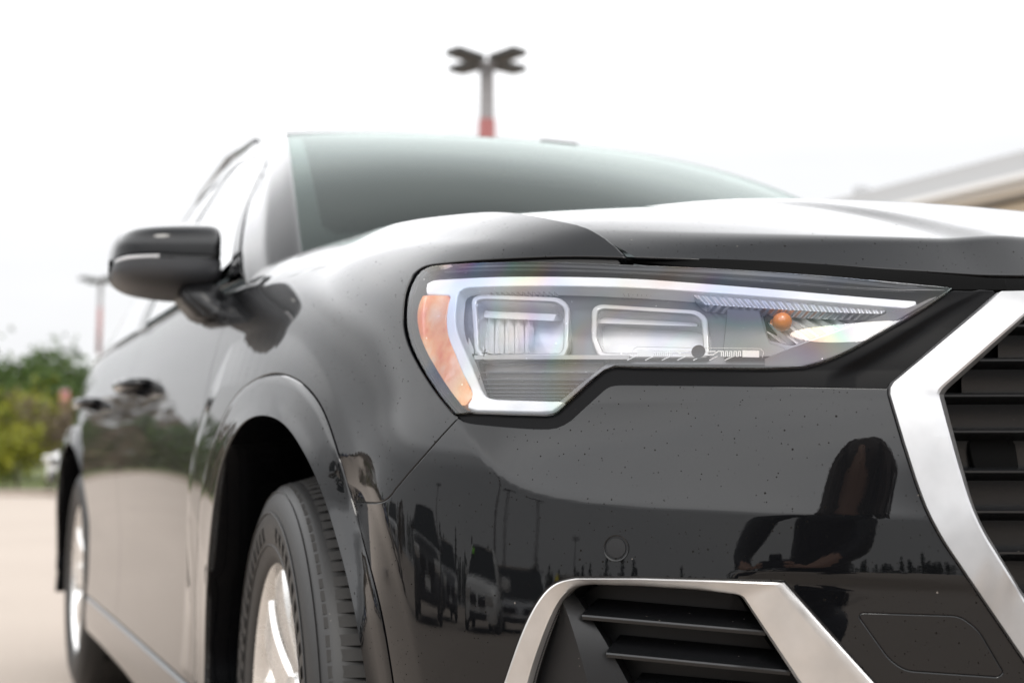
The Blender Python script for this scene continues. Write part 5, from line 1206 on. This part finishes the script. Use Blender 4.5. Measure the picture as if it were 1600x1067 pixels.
# ------------------------------------------------------------------ the photographer, mirrored in the bumper
SKIN = mat('skin', (.50, .30, .22), .5); JACKET = mat('black_padded_jacket', (.012, .012, .014), .55); TROUS = mat('dark_trousers', (.02, .022, .03), .8); BOOT = mat('dark_boots', (.015, .012, .01), .5); HAIR = mat('brown_hair', (.05, .03, .02), .55)
L(JACKET, bump(JACKET, noise(JACKET, ocoord(JACKET), 14, 3), .6, .02), BS(JACKET).inputs['Normal'])
person = empty('person', (CAM[0], CAM[1], 0), -YAW); tag(person, 'person in a black jacket crouching with a camera, mirrored in the bumper', 'person')
JV = []; JE = []; JR = []
def jv(p, r, frm=None):
    JV.append(p); JR.append(r)
    if frm is not None: JE.append((frm, len(JV)-1))
    return len(JV)-1
pel = jv((.10, -.54, .50), (.15, .12)); sp1 = jv((.14, -.44, .72), (.15, .115), pel); ch = jv((.19, -.34, .96), (.165, .12), sp1); nk0 = jv((.23, -.28, 1.10), (.10, .09), ch); nk = jv((.27, -.24, 1.17), (.052, .055), nk0); hd0 = jv((.29, -.205, 1.225), (.062, .07), nk); hd1 = jv((.305, -.195, 1.295), (.074, .092), hd0); hd2 = jv((.315, -.205, 1.365), (.072, .088), hd1); hd3 = jv((.32, -.21, 1.41), (.045, .055), hd2)
ns_ = jv((.30, -.105, 1.275), (.010, .012), hd1)
for sg in (-1, 1):
    sh = jv((.20+sg*.165, -.30, 1.065), (.075, .07), nk0); el = jv((.07+sg*.275, -.22, .80), (.055, .055), sh); wr = jv((sg*.125, -.115, .69), (.030, .026), el); pm = jv((sg*.085, -.075, .70), (.030, .018), wr)
    for q, (dx, dy, dz, ln) in enumerate(((-.01, .0, .030, .9), (-.012, .008, .014, 1.0), (-.012, .008, -.002, .95), (-.010, .004, -.018, .75))):
        a = jv((sg*(.075+.004*q), -.055, .70+dz), (.0085, .0085), pm); b = jv((sg*(.066), -.030, .70+dz*1.1), (.0082, .0082), a); c = jv((sg*(.066-.024*ln), -.028, .70+dz*1.15), (.0075, .0075), b)
    a = jv((sg*.070, -.105, .722), (.0105, .0105), pm); b = jv((sg*.048, -.118, .728), (.009, .009), a)
    hp = jv((.10+sg*.10, -.52, .47), (.105, .10), pel); kn = jv((.06+sg*.21, -.20, .50), (.068, .068), hp); an = jv((sg*.16, -.44, .10), (.042, .042), kn); he_ = jv((sg*.16, -.47, .05), (.040, .038), an); to = jv((sg*.175, -.30, .035), (.042, .03), he_)
    er = jv((.305+sg*.078, -.205, 1.285), (.010, .020), hd1)
me = bpy.data.meshes.new('body_skeleton'); me.from_pydata(JV, JE, []); tmp = bpy.data.objects.new('body_skeleton', me); col.objects.link(tmp)
sk = tmp.modifiers.new('skin', 'SKIN'); sk.use_smooth_shade = True
for v, r in zip(me.skin_vertices[0].data, JR): v.radius = r
me.skin_vertices[0].data[0].use_root = True
ss = tmp.modifiers.new('sub', 'SUBSURF'); ss.levels = 2; ss.render_levels = 2
dg = bpy.context.evaluated_depsgraph_get(); bme = bpy.data.meshes.new_from_object(tmp.evaluated_get(dg)); bpy.data.objects.remove(tmp); bme.name = 'body'
bd = bpy.data.objects.new('body', bme); col.objects.link(bd); bd.parent = person; bme.materials.clear()
for m in (JACKET, SKIN, TROUS, BOOT): bme.materials.append(m)
for p in bme.polygons:
    c = p.center; p.use_smooth = True
    p.material_index = 1 if (c.z > 1.15 or (c.y > -.135 and c.z > .6)) else 3 if c.z < .10 else 2 if c.z < .52 else 0
# hair: long strands over a cap
rng = np.random.default_rng(2); bm = bmesh.new()
for k in range(260):
    a = rng.uniform(R_(-40), R_(220)); e_ = rng.uniform(R_(-5), R_(85)); c = Vector((.31, -.215, 1.31)); d = Vector((math.cos(a)*math.cos(e_), -math.sin(a)*math.cos(e_), math.sin(e_))); p0 = c+Vector((d.x*.105, d.y*.115, d.z*.125)); p1 = p0+Vector((d.x*.03, d.y*.03, -.06)); p2 = p1+Vector((d.x*.02+rng.normal()*.01, d.y*.02, -.10+rng.normal()*.02)); p3 = p2+Vector((rng.normal()*.012, rng.normal()*.012, -.07))
    tube(bm, [p0+Vector((0, 0, .0)), p1, p2, p3], [.010, .009, .007, .002], 5)
bmesh.ops.create_uvsphere(bm, u_segments=20, v_segments=12, radius=1, matrix=Matrix.Translation((.31, -.225, 1.315)) @ Matrix.Diagonal((.105, .115, .122, 1)))
bmk('hair', bm, HAIR, person)
EYE = mat('eye', (.08, .05, .04), .1)
for sg in (-1, 1): bm = bmesh.new(); bmesh.ops.create_uvsphere(bm, u_segments=10, v_segments=8, radius=.011, matrix=Matrix.Translation((.304+sg*.031, -.108, 1.305))); bmk('eye', bm, EYE, person)
dev = empty('handheld_camera', (CAM[0], CAM[1], 0), -YAW); tag(dev, 'black handheld camera held low by the crouching person', 'camera')
bm = bmesh.new(); box(bm, (0, -.078, .705), (.135, .055, .095), bev=.012); box(bm, (0, -.078, .762), (.05, .05, .03), bev=.008); bmk('camera_body', bm, BLACKPL, dev)
bm = bmesh.new(); tube(bm, [(0, -.055, .705), (0, -.030, .705), (0, -.028, .705), (0, -.022, .705)], [.034, .034, .037, .037], 28); bmk('camera_lens', bm, BLACKPL, dev, True, 40)
